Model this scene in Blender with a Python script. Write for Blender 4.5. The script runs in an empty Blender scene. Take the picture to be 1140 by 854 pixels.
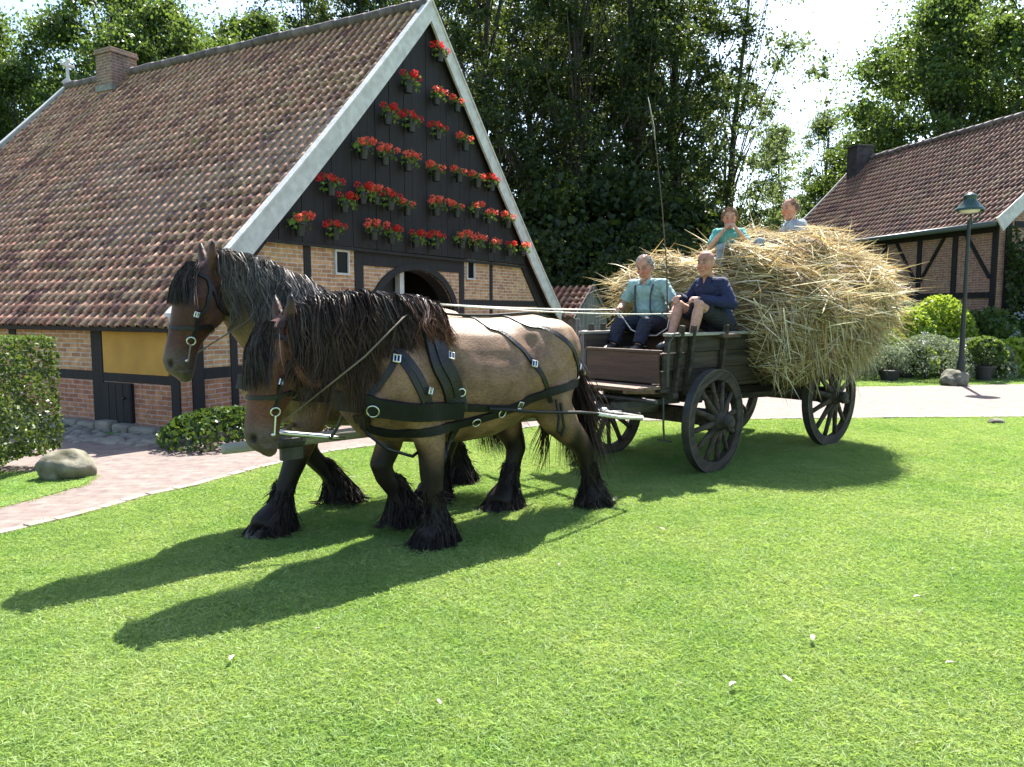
import bpy, bmesh, math, random
import numpy as np
from mathutils import Vector, Matrix, Quaternion
from mathutils.bvhtree import BVHTree
R = math.radians
rnd = random.Random(7)
nr = np.random.default_rng(11)
scene = bpy.context.scene
col = scene.collection

# ------------------------------------------------------------------ camera, light, render
cam_d = bpy.data.cameras.new('camera'); cam = bpy.data.objects.new('camera', cam_d); col.objects.link(cam)
cam.location = (0, 0, 1.65); cam.rotation_euler = (R(90 - 5.5), 0, 0)
cam_d.sensor_width = 36; cam_d.lens = 850 / 1140 * 36; cam_d.clip_end = 2000; cam_d.clip_start = .05
scene.camera = cam
SUN_AZ, SUN_EL = 22.5, 54.5           # azimuth clockwise from +Y
w = bpy.data.worlds.new('World'); scene.world = w; w.use_nodes = True
nt = w.node_tree; bg = nt.nodes['Background']; sky = nt.nodes.new('ShaderNodeTexSky')
sky.sky_type = 'NISHITA'; sky.sun_disc = False; sky.sun_elevation = R(SUN_EL); sky.sun_rotation = R(SUN_AZ)
sky.dust_density = 1.2; sky.air_density = 1.0
nt.links.new(sky.outputs[0], bg.inputs[0]); bg.inputs[1].default_value = .105
sd = bpy.data.lights.new('sun', 'SUN'); sun = bpy.data.objects.new('sun', sd); col.objects.link(sun)
sd.energy = 5.0; sd.angle = R(.5); sd.color = (1, .955, .88)
sun.rotation_euler = (R(90 - SUN_EL), 0, R(-SUN_AZ) + math.pi)
sun.rotation_euler = Vector((math.sin(R(SUN_AZ)) * math.cos(R(SUN_EL)), math.cos(R(SUN_AZ)) * math.cos(R(SUN_EL)), math.sin(R(SUN_EL)))).to_track_quat('Z', 'Y').to_euler()
sun.location = (8, 8, 14)
vs = scene.view_settings; vs.view_transform = 'Standard'; vs.look = 'None'; vs.gamma = 1; vs.exposure = 1.8; vs.use_curve_mapping = False
scene.render.engine = 'CYCLES'
cy = scene.cycles; cy.max_bounces = 7; cy.transparent_max_bounces = 8; cy.diffuse_bounces = 3; cy.glossy_bounces = 2; cy.transmission_bounces = 4
cy.use_denoising = True; cy.caustics_reflective = False; cy.caustics_refractive = False
scene.render.film_transparent = False

# ------------------------------------------------------------------ objects
def tag(o, label=None, cat=None, group=None, kind=None):
    if label: o['label'] = label
    if cat: o['category'] = cat
    if group: o['group'] = group
    if kind: o['kind'] = kind
    return o
def empty(name, loc, rz=0.0, label=None, cat=None, group=None):
    o = bpy.data.objects.new(name, None); col.objects.link(o)
    o.location = loc; o.rotation_euler = (0, 0, rz); o.empty_display_size = .2
    return tag(o, label, cat, group)
def link_mesh(name, me, mats, parent=None, loc=(0, 0, 0), rz=0.0, smooth=False):
    o = bpy.data.objects.new(name, me); col.objects.link(o)
    if mats is not None:
        for m in (mats if isinstance(mats, (list, tuple)) else [mats]): me.materials.append(m)
    if smooth and len(me.polygons): me.polygons.foreach_set('use_smooth', [True] * len(me.polygons))
    o.location = loc; o.rotation_euler = (0, 0, rz)
    if parent is not None: o.parent = parent
    return o
def copy_tree(o, parent=None):
    c = o.copy(); col.objects.link(c)
    if parent is not None: c.parent = parent
    for ch in [x for x in o.children]:
        copy_tree(ch, c)
    return c
def np_mesh(name, V, F, C=None, A=None):
    """V (n,3), F (m,k) arrays; C (n,) or (n,3) stored as point attribute Col"""
    V = np.asarray(V, np.float32); F = np.asarray(F, np.int32)
    me = bpy.data.meshes.new(name)
    me.vertices.add(len(V)); me.vertices.foreach_set('co', V.ravel())
    k = F.shape[1]
    me.loops.add(F.size); me.loops.foreach_set('vertex_index', F.ravel())
    me.polygons.add(len(F)); me.polygons.foreach_set('loop_start', np.arange(0, F.size, k, dtype=np.int32))
    try: me.polygons.foreach_set('loop_total', np.full(len(F), k, np.int32))
    except Exception: pass
    me.update(calc_edges=True); me.validate()
    if C is not None: set_col(me, C)
    return me
def set_col(me, C, name='Col'):
    C = np.asarray(C, np.float32)
    if C.ndim == 1: C = np.stack([C, C, C], 1)
    a = me.attributes.new(name, 'FLOAT_COLOR', 'POINT')
    a.data.foreach_set('color', np.concatenate([C, np.ones((len(C), 1), np.float32)], 1).ravel())

class MB:
    def __init__(s): s.v = []; s.f = []; s.c = []; s.cur = (1, 1, 1)
    def add(s, vs_, fs):
        b = len(s.v); s.v += [tuple(v) for v in vs_]; s.f += [tuple(i + b for i in f) for f in fs]; s.c += [s.cur] * len(vs_)
    def box(s, c, size, rot=None, taper=1.0):
        hx, hy, hz = size[0] / 2, size[1] / 2, size[2] / 2
        P = [Vector((x * hx * (taper if z > 0 else 1), y * hy * (taper if z > 0 else 1), z * hz)) for z in (-1, 1) for y in (-1, 1) for x in (-1, 1)]
        if rot is not None: P = [rot @ p for p in P]
        c = Vector(c)
        s.add([p + c for p in P], [(0, 2, 3, 1), (4, 5, 7, 6), (0, 1, 5, 4), (2, 6, 7, 3), (0, 4, 6, 2), (1, 3, 7, 5)])
    def span(s, a, b, w, h, up=(0, 0, 1)):
        """box beam from a to b, width w (sideways), height h (along up)"""
        a = Vector(a); b = Vector(b); d = b - a; L = d.length; d.normalize()
        up = Vector(up); sd_ = d.cross(up)
        if sd_.length < 1e-4: sd_ = d.cross(Vector((0, 1, 0)))
        sd_.normalize(); u = sd_.cross(d).normalized()
        s.box((a + b) / 2, (L, w, h), Matrix((d, -sd_, u)).transposed())
    def loft(s, rings, n=14, cap=True):
        """rings: (centre, axis1, axis2) ellipse axes with their radii"""
        vs_, fs = [], []
        for (c, a, b) in rings:
            c = Vector(c)
            for i in range(n):
                t = 2 * math.pi * i / n; vs_.append(c + Vector(a) * math.cos(t) + Vector(b) * math.sin(t))
        for r in range(len(rings) - 1):
            for i in range(n):
                j = (i + 1) % n; fs.append((r * n + i, r * n + j, (r + 1) * n + j, (r + 1) * n + i))
        if cap:
            k = len(vs_); vs_.append(Vector(rings[0][0])); vs_.append(Vector(rings[-1][0])); m = (len(rings) - 1) * n
            for i in range(n):
                j = (i + 1) % n; fs.append((k, j, i)); fs.append((k + 1, m + i, m + j))
        s.add(vs_, fs)
    def tube(s, pts, rad, n=8, squash=1.0, up=(0, 0, 1)):
        pts = [Vector(p) for p in pts]
        rad = rad if isinstance(rad, (list, tuple)) else [rad] * len(pts)
        rings = []
        pa = None
        for i, p in enumerate(pts):
            d = (pts[min(i + 1, len(pts) - 1)] - pts[max(i - 1, 0)]).normalized()
            if pa is None:
                a = d.cross(Vector(up))
                if a.length < .05: a = d.cross(Vector((1, 0, 0)))
            else: a = pa - d * pa.dot(d)
            a.normalize(); pa = a; b = a.cross(d).normalized()
            rings.append((p, a * rad[i], b * rad[i] * squash))
        s.loft(rings, n)
    def ball(s, c, r, n=12, m=8, rot=None):
        r = tuple(r) if isinstance(r, (tuple, list, Vector)) else (r, r, r); c = Vector(c); rings = []
        vs_, fs = [], []
        for k in range(1, m):
            ph = math.pi * k / m
            for i in range(n):
                t = 2 * math.pi * i / n
                p = Vector((r[0] * math.sin(ph) * math.cos(t), r[1] * math.sin(ph) * math.sin(t), r[2] * math.cos(ph)))
                vs_.append(c + (rot @ p if rot else p))
        for k in range(m - 2):
            for i in range(n):
                j = (i + 1) % n; fs.append((k * n + i, (k + 1) * n + i, (k + 1) * n + j, k * n + j))
        tp = Vector((0, 0, r[2])); a = len(vs_); vs_ += [c + (rot @ tp if rot else tp), c - (rot @ tp if rot else tp)]
        for i in range(n):
            j = (i + 1) % n; fs.append((a, i, j)); fs.append((a + 1, (m - 2) * n + j, (m - 2) * n + i))
        s.add(vs_, fs)
    def lathe(s, prof, n=20, c=(0, 0, 0), axis='z'):
        """prof: (radius, height) list"""
        c = Vector(c); vs_, fs = [], []
        for (r, h) in prof:
            for i in range(n):
                t = 2 * math.pi * i / n; x, y = r * math.cos(t), r * math.sin(t)
                vs_.append(c + (Vector((x, y, h)) if axis == 'z' else Vector((x, h, y)) if axis == 'y' else Vector((h, x, y))))
        for k in range(len(prof) - 1):
            for i in range(n):
                j = (i + 1) % n; fs.append((k * n + i, k * n + j, (k + 1) * n + j, (k + 1) * n + i))
        s.add(vs_, fs)
    def prism(s, poly, ax, a, b):
        """poly: 2D outline; ax 'y': (x,z) extruded y a..b; 'z': (x,y) extruded z; 'x': (y,z) extruded x"""
        f = {'y': lambda p, t: (p[0], t, p[1]), 'z': lambda p, t: (p[0], p[1], t), 'x': lambda p, t: (t, p[0], p[1])}[ax]
        n = len(poly)
        s.add([f(p, a) for p in poly] + [f(p, b) for p in poly], [tuple(range(n)), tuple(range(2 * n - 1, n - 1, -1))] + [(i, i + n, (i + 1) % n + n, (i + 1) % n) for i in range(n)])
    def mesh(s, name, colour=False):
        me = bpy.data.meshes.new(name); me.from_pydata(s.v, [], s.f); me.update()
        bm = bmesh.new(); bm.from_mesh(me); bmesh.ops.recalc_face_normals(bm, faces=bm.faces); bm.to_mesh(me); bm.free()
        if colour: set_col(me, np.array(s.c))
        return me
    def build(s, name, mats, parent=None, loc=(0, 0, 0), rz=0.0, smooth=False, bevel=0.0, colour=False):
        o = link_mesh(name, s.mesh(name, colour), mats, parent, loc, rz, smooth)
        if bevel:
            b = o.modifiers.new('bevel', 'BEVEL'); b.width = bevel; b.segments = 2; b.limit_method = 'ANGLE'; b.angle_limit = R(40)
        return o
def apply_mods(me, mods):
    o = bpy.data.objects.new('tmp', me); col.objects.link(o)
    for typ, kw in mods:
        m = o.modifiers.new('m', typ)
        for k, v_ in kw.items(): setattr(m, k, v_)
    bpy.context.view_layer.update()
    dg = bpy.context.evaluated_depsgraph_get(); out = bpy.data.meshes.new_from_object(o.evaluated_get(dg))
    bpy.data.objects.remove(o); return out
def organic(mb, name, voxel=.016, it=6, fac=.5):
    """fuse overlapping lofts to one continuous skin"""
    me = apply_mods(mb.mesh(name), [('REMESH', dict(mode='VOXEL', voxel_size=voxel, adaptivity=0.0)), ('SMOOTH', dict(factor=fac, iterations=it))])
    me.name = name; return me
def coords(me):
    a = np.empty(len(me.vertices) * 3, np.float32); me.vertices.foreach_get('co', a); return a.reshape(-1, 3)
def ss(a, b, x):
    t = np.clip((x - a) / (b - a), 0, 1); return t * t * (3 - 2 * t)

# ------------------------------------------------------------------ materials
def newmat(name):
    m = bpy.data.materials.new(name); m.use_nodes = True; n = m.node_tree.nodes; l = m.node_tree.links
    return m, n, l, n['Principled BSDF']
def mat(name, c, rough=.6, var=0.0, vscale=6.0, bump=0.0, bscale=40.0, c2=None, attr=False, metal=0.0, spec=.5, stretch=None, detail=5):
    m, n, l, p = newmat(name)
    p.inputs['Roughness'].default_value = rough; p.inputs['Metallic'].default_value = metal; p.inputs['Specular IOR Level'].default_value = spec
    tc = n.new('ShaderNodeTexCoord'); mp = n.new('ShaderNodeMapping'); l.new(tc.outputs['Object'], mp.inputs[0])
    if stretch: mp.inputs['Scale'].default_value = stretch
    base = None
    if attr:
        a = n.new('ShaderNodeAttribute'); a.attribute_name = 'Col'; base = a.outputs['Color']
    if var > 0 or c2 is not None:
        t = n.new('ShaderNodeTexNoise'); t.inputs['Scale'].default_value = vscale; t.inputs['Detail'].default_value = detail; l.new(mp.outputs[0], t.inputs['Vector'])
        mr = n.new('ShaderNodeMapRange'); l.new(t.outputs[0], mr.inputs[0]); mr.inputs[1].default_value = .32; mr.inputs[2].default_value = .68
        if c2 is not None:
            mx = n.new('ShaderNodeMix'); mx.data_type = 'RGBA'; l.new(mr.outputs[0], mx.inputs[0]); mx.inputs[6].default_value = (*c, 1); mx.inputs[7].default_value = (*c2, 1)
            if base is not None:
                mm = n.new('ShaderNodeMix'); mm.data_type = 'RGBA'; mm.blend_type = 'MULTIPLY'; mm.inputs[0].default_value = 1; l.new(mx.outputs[2], mm.inputs[6]); l.new(base, mm.inputs[7]); base = mm.outputs[2]
            else: base = mx.outputs[2]
        else:
            mr.inputs[3].default_value = 1 - var; mr.inputs[4].default_value = 1 + var
            mx = n.new('ShaderNodeMix'); mx.data_type = 'RGBA'; mx.blend_type = 'MULTIPLY'; mx.inputs[0].default_value = 1
            if base is not None: l.new(base, mx.inputs[6])
            else: mx.inputs[6].default_value = (*c, 1)
            l.new(mr.outputs[0], mx.inputs[7]); base = mx.outputs[2]
    if base is not None: l.new(base, p.inputs['Base Color'])
    else: p.inputs['Base Color'].default_value = (*c, 1)
    if bump > 0:
        t2 = n.new('ShaderNodeTexNoise'); t2.inputs['Scale'].default_value = bscale; t2.inputs['Detail'].default_value = 6; l.new(mp.outputs[0], t2.inputs['Vector'])
        b = n.new('ShaderNodeBump'); b.inputs['Strength'].default_value = bump; b.inputs['Distance'].default_value = .02; l.new(t2.outputs[0], b.inputs['Height']); l.new(b.outputs[0], p.inputs['Normal'])
    return m
def mat_leaf(name, dark, light, trans=.4, rough=.5, yellow=(.16, .22, .02)):
    m, n, l, p = newmat(name)
    a = n.new('ShaderNodeAttribute'); a.attribute_name = 'Col'
    mx = n.new('ShaderNodeMix'); mx.data_type = 'RGBA'; l.new(a.outputs['Fac'], mx.inputs[0]); mx.inputs[6].default_value = (*dark, 1); mx.inputs[7].default_value = (*light, 1)
    l.new(mx.outputs[2], p.inputs['Base Color']); p.inputs['Roughness'].default_value = rough; p.inputs['Specular IOR Level'].default_value = .35
    t = n.new('ShaderNodeBsdfTranslucent'); my = n.new('ShaderNodeMix'); my.data_type = 'RGBA'; my.inputs[0].default_value = .6
    l.new(mx.outputs[2], my.inputs[6]); my.inputs[7].default_value = (*yellow, 1); l.new(my.outputs[2], t.inputs['Color'])
    ms = n.new('ShaderNodeMixShader'); ms.inputs[0].default_value = trans; l.new(p.outputs[0], ms.inputs[1]); l.new(t.outputs[0], ms.inputs[2])
    l.new(ms.outputs[0], n['Material Output'].inputs[0])
    return m
def mat_brick(name, c1, c2, mortar, bw=.215, bh=.066, flat=False, low=None, lowz=.75):
    """wall bricks in the x+y / z plane, or pavers in the x / y plane"""
    m, n, l, p = newmat(name); p.inputs['Roughness'].default_value = .85
    tc = n.new('ShaderNodeTexCoord'); sx = n.new('ShaderNodeSeparateXYZ'); l.new(tc.outputs['Object'], sx.inputs[0])
    ad = n.new('ShaderNodeMath'); l.new(sx.outputs[0], ad.inputs[0]); l.new(sx.outputs[1], ad.inputs[1])
    cb = n.new('ShaderNodeCombineXYZ')
    if flat: l.new(sx.outputs[0], cb.inputs[0]); l.new(sx.outputs[1], cb.inputs[1])
    else: l.new(ad.outputs[0], cb.inputs[0]); l.new(sx.outputs[2], cb.inputs[1])
    wob = n.new('ShaderNodeTexNoise'); wob.inputs['Scale'].default_value = 3; l.new(tc.outputs['Object'], wob.inputs['Vector'])
    va = n.new('ShaderNodeVectorMath'); va.operation = 'MULTIPLY_ADD'; l.new(wob.outputs['Color'], va.inputs[0]); va.inputs[1].default_value = (.025, .025, 0); l.new(cb.outputs[0], va.inputs[2])
    b = n.new('ShaderNodeTexBrick'); l.new(va.outputs[0], b.inputs['Vector'])
    b.inputs['Scale'].default_value = 1; b.inputs['Brick Width'].default_value = bw; b.inputs['Row Height'].default_value = bh; b.inputs['Mortar Size'].default_value = .0095 if not flat else .004
    b.inputs['Mortar Smooth'].default_value = .3; b.inputs['Bias'].default_value = 0
    b.inputs['Color1'].default_value = (*c1, 1); b.inputs['Color2'].default_value = (*c2, 1); b.inputs['Mortar'].default_value = (*mortar, 1)
    src = b.outputs['Color']
    t = n.new('ShaderNodeTexNoise'); t.inputs['Scale'].default_value = 9; t.inputs['Detail'].default_value = 6; l.new(tc.outputs['Object'], t.inputs['Vector'])
    mr = n.new('ShaderNodeMapRange'); l.new(t.outputs[0], mr.inputs[0]); mr.inputs[1].default_value = .3; mr.inputs[2].default_value = .7; mr.inputs[3].default_value = .72; mr.inputs[4].default_value = 1.2
    mx = n.new('ShaderNodeMix'); mx.data_type = 'RGBA'; mx.blend_type = 'MULTIPLY'; mx.inputs[0].default_value = 1; l.new(src, mx.inputs[6]); l.new(mr.outputs[0], mx.inputs[7])
    src = mx.outputs[2]
    if low:
        lz = n.new('ShaderNodeMapRange'); l.new(sx.outputs[2], lz.inputs[0]); lz.inputs[1].default_value = lowz - .02; lz.inputs[2].default_value = lowz + .02
        m2 = n.new('ShaderNodeMix'); m2.data_type = 'RGBA'; m2.blend_type = 'MULTIPLY'; l.new(lz.outputs[0], m2.inputs[0]); 
        m3 = n.new('ShaderNodeMix'); m3.data_type = 'RGBA'; m3.blend_type = 'MULTIPLY'; m3.inputs[0].default_value = 1; l.new(src, m3.inputs[6]); m3.inputs[7].default_value = (*low, 1)
        m2.blend_type = 'MIX'; l.new(m3.outputs[2], m2.inputs[6]); l.new(src, m2.inputs[7]); src = m2.outputs[2]
    l.new(src, p.inputs['Base Color'])
    bp = n.new('ShaderNodeBump'); bp.inputs['Strength'].default_value = .6; bp.inputs['Distance'].default_value = .01; bp.invert = True; l.new(b.outputs['Fac'], bp.inputs['Height']); l.new(bp.outputs[0], p.inputs['Normal'])
    return m
M = {}
M['black_timber'] = mat('black_timber', (.010, .009, .009), .8, .35, 8, .4, 30, stretch=(1, 1, .15))
M['black_board'] = mat('black_board', (.009, .0078, .0085), .8, .4, 5, .35, 25, stretch=(6, 1, .4))
M['white_paint'] = mat('white_paint', (.50, .49, .47), .65, .16, 7, .3, 25)
M['brick'] = mat_brick('yellow_red_brick', (.52, .30, .13), (.34, .15, .075), (.50, .44, .36), low=(.85, .70, .72))
M['brick_red'] = mat_brick('red_brick', (.33, .17, .11), (.25, .11, .075), (.36, .3, .25))
M['brick_chimney'] = mat_brick('chimney_brick', (.27, .13, .09), (.17, .09, .07), (.28, .25, .21))
M['paver'] = mat_brick('brick_pavers', (.195, .148, .128), (.155, .115, .10), (.135, .115, .10), .2, .1, flat=True)
M['ochre'] = mat('ochre_plaster', (.46, .26, .05), .85, .12, 3, .1, 30)
M['stone'] = mat('foundation_stone', (.19, .17, .14), .9, 0, 5, .6, 14, c2=(.28, .25, .2))
M['boulder'] = mat('boulder_stone', (.07, .066, .032), .9, 0, 7, .5, 16, c2=(.22, .205, .155))
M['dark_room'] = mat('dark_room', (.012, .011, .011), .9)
M['leather'] = mat('black_leather', (.008, .0075, .0075), .42, .25, 20, .2, 60, spec=.35)
M['green_band'] = mat('dark_webbing', (.008, .009, .009), .6, .2, 20, .1, 60, spec=.25)
M['steel'] = mat('bright_steel', (.62, .62, .6), .3, metal=1)
M['rope'] = mat('white_rope', (.62, .6, .53), .8, .15, 30, .4, 120)
M['hair'] = mat('horse_hair', (1, 1, 1), .5, .3, 30, attr=True, spec=.2)
M['coat'] = mat('horse_coat', (1, 1, 1), .5, .30, 5, .16, 70, attr=True, spec=.22, detail=9)
_n, _l = M['coat'].node_tree.nodes, M['coat'].node_tree.links   # short hair lying back along the body
_p = _n['Principled BSDF']; _mp = _n.new('ShaderNodeMapping'); _mp.inputs['Scale'].default_value = (28, 120, 90); _l.new(_n['Texture Coordinate'].outputs['Object'], _mp.inputs[0])
_t = _n.new('ShaderNodeTexNoise'); _t.inputs['Scale'].default_value = 1; _t.inputs['Detail'].default_value = 4; _l.new(_mp.outputs[0], _t.inputs['Vector'])
_r = _n.new('ShaderNodeMapRange'); _l.new(_t.outputs[0], _r.inputs[0]); _r.inputs[1].default_value = .3; _r.inputs[2].default_value = .7; _r.inputs[3].default_value = .72; _r.inputs[4].default_value = 1.25
_m = _n.new('ShaderNodeMix'); _m.data_type = 'RGBA'; _m.blend_type = 'MULTIPLY'; _m.inputs[0].default_value = 1; _l.new(_p.inputs['Base Color'].links[0].from_socket, _m.inputs[6]); _l.new(_r.outputs[0], _m.inputs[7]); _l.new(_m.outputs[2], _p.inputs['Base Color'])
M['eye'] = mat('dark_eye', (.008, .006, .005), .08)
M['wood_dark'] = mat('weathered_dark_wood', (.040, .030, .020), .85, .65, 6, .5, 30, stretch=(.25, 3, 3))
M['wood_brown'] = mat('brown_wood', (.085, .045, .027), .6, .3, 6, .3, 30, stretch=(3, .3, 3))
M['wood_grey'] = mat('grey_weathered_wood', (.17, .16, .145), .85, .4, 6, .5, 30, stretch=(4, 4, .3))
M['wood_pale'] = mat('pale_weathered_wood', (.27, .25, .21), .7, .25, 8, .3, 30, stretch=(.3, 3, 3))
M['iron'] = mat('worn_iron', (.06, .058, .056), .5, .3, 10, .2, 40, metal=.4)
def mat_straw():
    m = mat('straw', (1, 1, 1), .5, attr=True, spec=.4); n, l = m.node_tree.nodes, m.node_tree.links; p = n['Principled BSDF']
    tr = n.new('ShaderNodeBsdfTranslucent'); l.new(p.inputs['Base Color'].links[0].from_socket, tr.inputs['Color'])
    ms = n.new('ShaderNodeMixShader'); ms.inputs[0].default_value = .3; l.new(p.outputs[0], ms.inputs[1]); l.new(tr.outputs[0], ms.inputs[2]); l.new(ms.outputs[0], n['Material Output'].inputs[0]); return m
M['straw'] = mat_straw()
M['skin'] = mat('skin', (1, 1, 1), .6, .16, 26, .15, 60, attr=True, spec=.3)
M['bark'] = mat('tree_bark', (.045, .038, .03), .9, .35, 6, .7, 12, stretch=(3, 3, .5))
M['soil'] = mat('soil', (.06, .045, .03), .95, .3, 5, .5, 20)
M['black_plastic'] = mat('black_plastic', (.012, .012, .013), .45)
M['pot_clay'] = mat('dark_pot', (.03, .028, .026), .6, .2, 10)
M['lamp_green'] = mat('green_painted_iron', (.022, .055, .045), .3, .15, 10)
M['gutter_green'] = mat('green_grey_gutter', (.05, .07, .065), .45)
M['fleck'] = mat('dry_leaf', (.5, .45, .36), .8, .2, 8)
# ------------------------------------------------------------------ tiled roof
def tile_slope(length, slope, tw=.19, th=.262, seed=1, A=.030, moss=.3):
    """pantile sheet in local (u along the eave, v up the slope, n out): numpy mesh with one colour per tile"""
    rg = np.random.default_rng(seed); nu, nv = int(length / tw), int(math.ceil(slope / th)); tw = length / nu; th = slope / nv
    S = 11; us = np.linspace(0, 1, S)
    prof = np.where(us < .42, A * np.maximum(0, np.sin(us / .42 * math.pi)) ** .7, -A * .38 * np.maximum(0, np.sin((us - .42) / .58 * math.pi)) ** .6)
    V = []; F = []; C = []; k = 0
    for j in range(nv):
        for i in range(nu):
            du, dv, dn = rg.normal(0, .002), rg.normal(0, .006), rg.normal(0, .002); tone = rg.normal(0, 1); ms = rg.random()
            tone_c = np.clip(1 + .13 * tone, .6, 1.5)
            hue = rg.random()
            c = np.array([.32, .155, .105]) * (1 - hue) + np.array([.35, .22, .145]) * hue
            if rg.random() < .12: c = np.array([.17, .085, .07])
            c = c * tone_c
            lift = .02
            rows = [(0, lift - .024), (0, lift), (.55, lift * .5), (1.06, -.004)]
            for ri, (fv, fn) in enumerate(rows):
                for s_, pr in zip(us, prof):   # trough shade with dirt and highlights on worn lower lips, painted into the colour
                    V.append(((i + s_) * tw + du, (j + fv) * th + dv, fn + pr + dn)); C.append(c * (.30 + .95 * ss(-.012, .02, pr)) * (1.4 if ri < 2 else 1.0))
            if moss > 0 and ms < moss:
                pass
            for r in range(3):
                for s_ in range(S - 1):
                    a = k + r * S + s_; F.append((a, a + 1, a + S + 1, a + S))
            k += 4 * S
    return np.array(V), np.array(F), np.array(C)
def mat_tile():
    m, n, l, p = newmat('roof_tile'); p.inputs['Roughness'].default_value = .8; p.inputs['Specular IOR Level'].default_value = .25
    a = n.new('ShaderNodeAttribute'); a.attribute_name = 'Col'; tc = n.new('ShaderNodeTexCoord')
    t = n.new('ShaderNodeTexNoise'); t.inputs['Scale'].default_value = 2.2; t.inputs['Detail'].default_value = 12; t.inputs['Roughness'].default_value = .75; l.new(tc.outputs['Object'], t.inputs['Vector'])
    mr = n.new('ShaderNodeMapRange'); l.new(t.outputs[0], mr.inputs[0]); mr.inputs[1].default_value = .50; mr.inputs[2].default_value = .62
    t3 = n.new('ShaderNodeTexNoise'); t3.inputs['Scale'].default_value = 22; t3.inputs['Detail'].default_value = 5; l.new(tc.outputs['Object'], t3.inputs['Vector'])
    m3 = n.new('ShaderNodeMapRange'); l.new(t3.outputs[0], m3.inputs[0]); m3.inputs[1].default_value = .54; m3.inputs[2].default_value = .6; 
    mu = n.new('ShaderNodeMath'); mu.operation = 'MULTIPLY'; l.new(mr.outputs[0], mu.inputs[0]); l.new(m3.outputs[0], mu.inputs[1])
    mx = n.new('ShaderNodeMix'); mx.data_type = 'RGBA'; l.new(mu.outputs[0], mx.inputs[0]); l.new(a.outputs['Color'], mx.inputs[6]); mx.inputs[7].default_value = (.20, .20, .055, 1)
    t4 = n.new('ShaderNodeTexNoise'); t4.inputs['Scale'].default_value = 14; t4.inputs['Detail'].default_value = 6; l.new(tc.outputs['Object'], t4.inputs['Vector'])
    m4 = n.new('ShaderNodeMapRange'); l.new(t4.outputs[0], m4.inputs[0]); m4.inputs[1].default_value = .3; m4.inputs[2].default_value = .7; m4.inputs[3].default_value = .65; m4.inputs[4].default_value = 1.3
    mm = n.new('ShaderNodeMix'); mm.data_type = 'RGBA'; mm.blend_type = 'MULTIPLY'; mm.inputs[0].default_value = 1; l.new(mx.outputs[2], mm.inputs[6]); l.new(m4.outputs[0], mm.inputs[7])
    l.new(mm.outputs[2], p.inputs['Base Color'])
    b = n.new('ShaderNodeBump'); b.inputs['Strength'].default_value = .35; b.inputs['Distance'].default_value = .01; l.new(t3.outputs[0], b.inputs['Height']); l.new(b.outputs[0], p.inputs['Normal'])
    return m
M['tile'] = mat_tile()
def roof_mesh(eave, ridge, length, y0, seed, sag=.07, flip=False, tone=1.0, **kw):
    """eave/ridge (x,z) points in the gable plane; extends in +y from y0"""
    e = Vector((eave[0], 0, eave[1])); r = Vector((ridge[0], 0, ridge[1])); d = r - e; L = d.length; d.normalize()
    nrm = Vector((-d.z, 0, d.x)) if d.x > 0 else Vector((d.z, 0, -d.x))
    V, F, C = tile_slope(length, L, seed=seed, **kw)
    u, v, n_ = V[:, 0], V[:, 1], V[:, 2]
    n2 = n_ - sag * np.sin(np.clip(v / L, 0, 1) * math.pi) + .012 * np.sin(u * 1.3 + 1) * np.sin(v * .9)
    P = np.stack([e.x + d.x * v + nrm.x * n2, y0 + u, e.z + d.z * v + nrm.z * n2], 1)
    if flip: P[:, 1] = 2 * y0 + length - P[:, 1]
    return np_mesh('roof', P, F, C * tone), L, d, nrm
def ridge_tiles(parent, x, z, y0, y1, mat_):
    mb = MB(); n = int((y1 - y0) / .36); st = (y1 - y0) / n
    for i in range(n):
        a = y0 + i * st; dz = rnd.uniform(-.012, .012)
        rings = []
        for f, s_ in ((0, 1.0), (.9, .93), (1.08, .9)):
            rings.append((Vector((x, a + st * f, z + dz - .035)), Vector((.15 * s_, 0, 0)), Vector((0, 0, .115 * s_))))
        mb.cur = tuple(np.array((.11, .085, .08)) * rnd.uniform(.7, 1.4)); mb.loft(rings, 14)
    return mb.build('ridge_tiles', mat_, parent, smooth=True, colour=True)

# ------------------------------------------------------------------ left farmhouse
HO = Vector((-4.296, 9.891, 0)); HANG = math.atan2(.8787, .4774)
house = empty('farmhouse', HO, HANG, 'half-timbered farmhouse with mossy tiled roof and red geraniums on its black gable', 'farmhouse')
XM, ZR = 5.46, 7.2; EX, EZ = -.3, 1.44; HL = 10.6; RX = 2 * XM - EX
def slope_z(x): # underside of the roof line in the gable
    xx = x if x <= XM else 2 * XM - x
    return EZ + (xx - EX) * (ZR - EZ) / (XM - EX)
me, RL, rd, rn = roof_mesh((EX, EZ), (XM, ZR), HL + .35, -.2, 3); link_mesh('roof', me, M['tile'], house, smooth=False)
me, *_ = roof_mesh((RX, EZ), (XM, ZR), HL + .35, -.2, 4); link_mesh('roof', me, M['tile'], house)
mb = MB()  # boards under the tiles
for sx in (1, -1):
    f = lambda x: x if sx > 0 else 2 * XM - x
    mb.prism([(f(EX + .04), EZ - .01), (f(XM), ZR - .13), (f(XM), ZR - .19), (f(EX + .06), EZ - .07)], 'y', -.16, HL + .1)
mb.build('roof_boarding', M['black_timber'], house)
ridge_tiles(house, XM, ZR + .06, -.2, HL + .15, mat('ridge_tile', (1, 1, 1), .7, .3, 8, .3, 30, attr=True))
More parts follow.
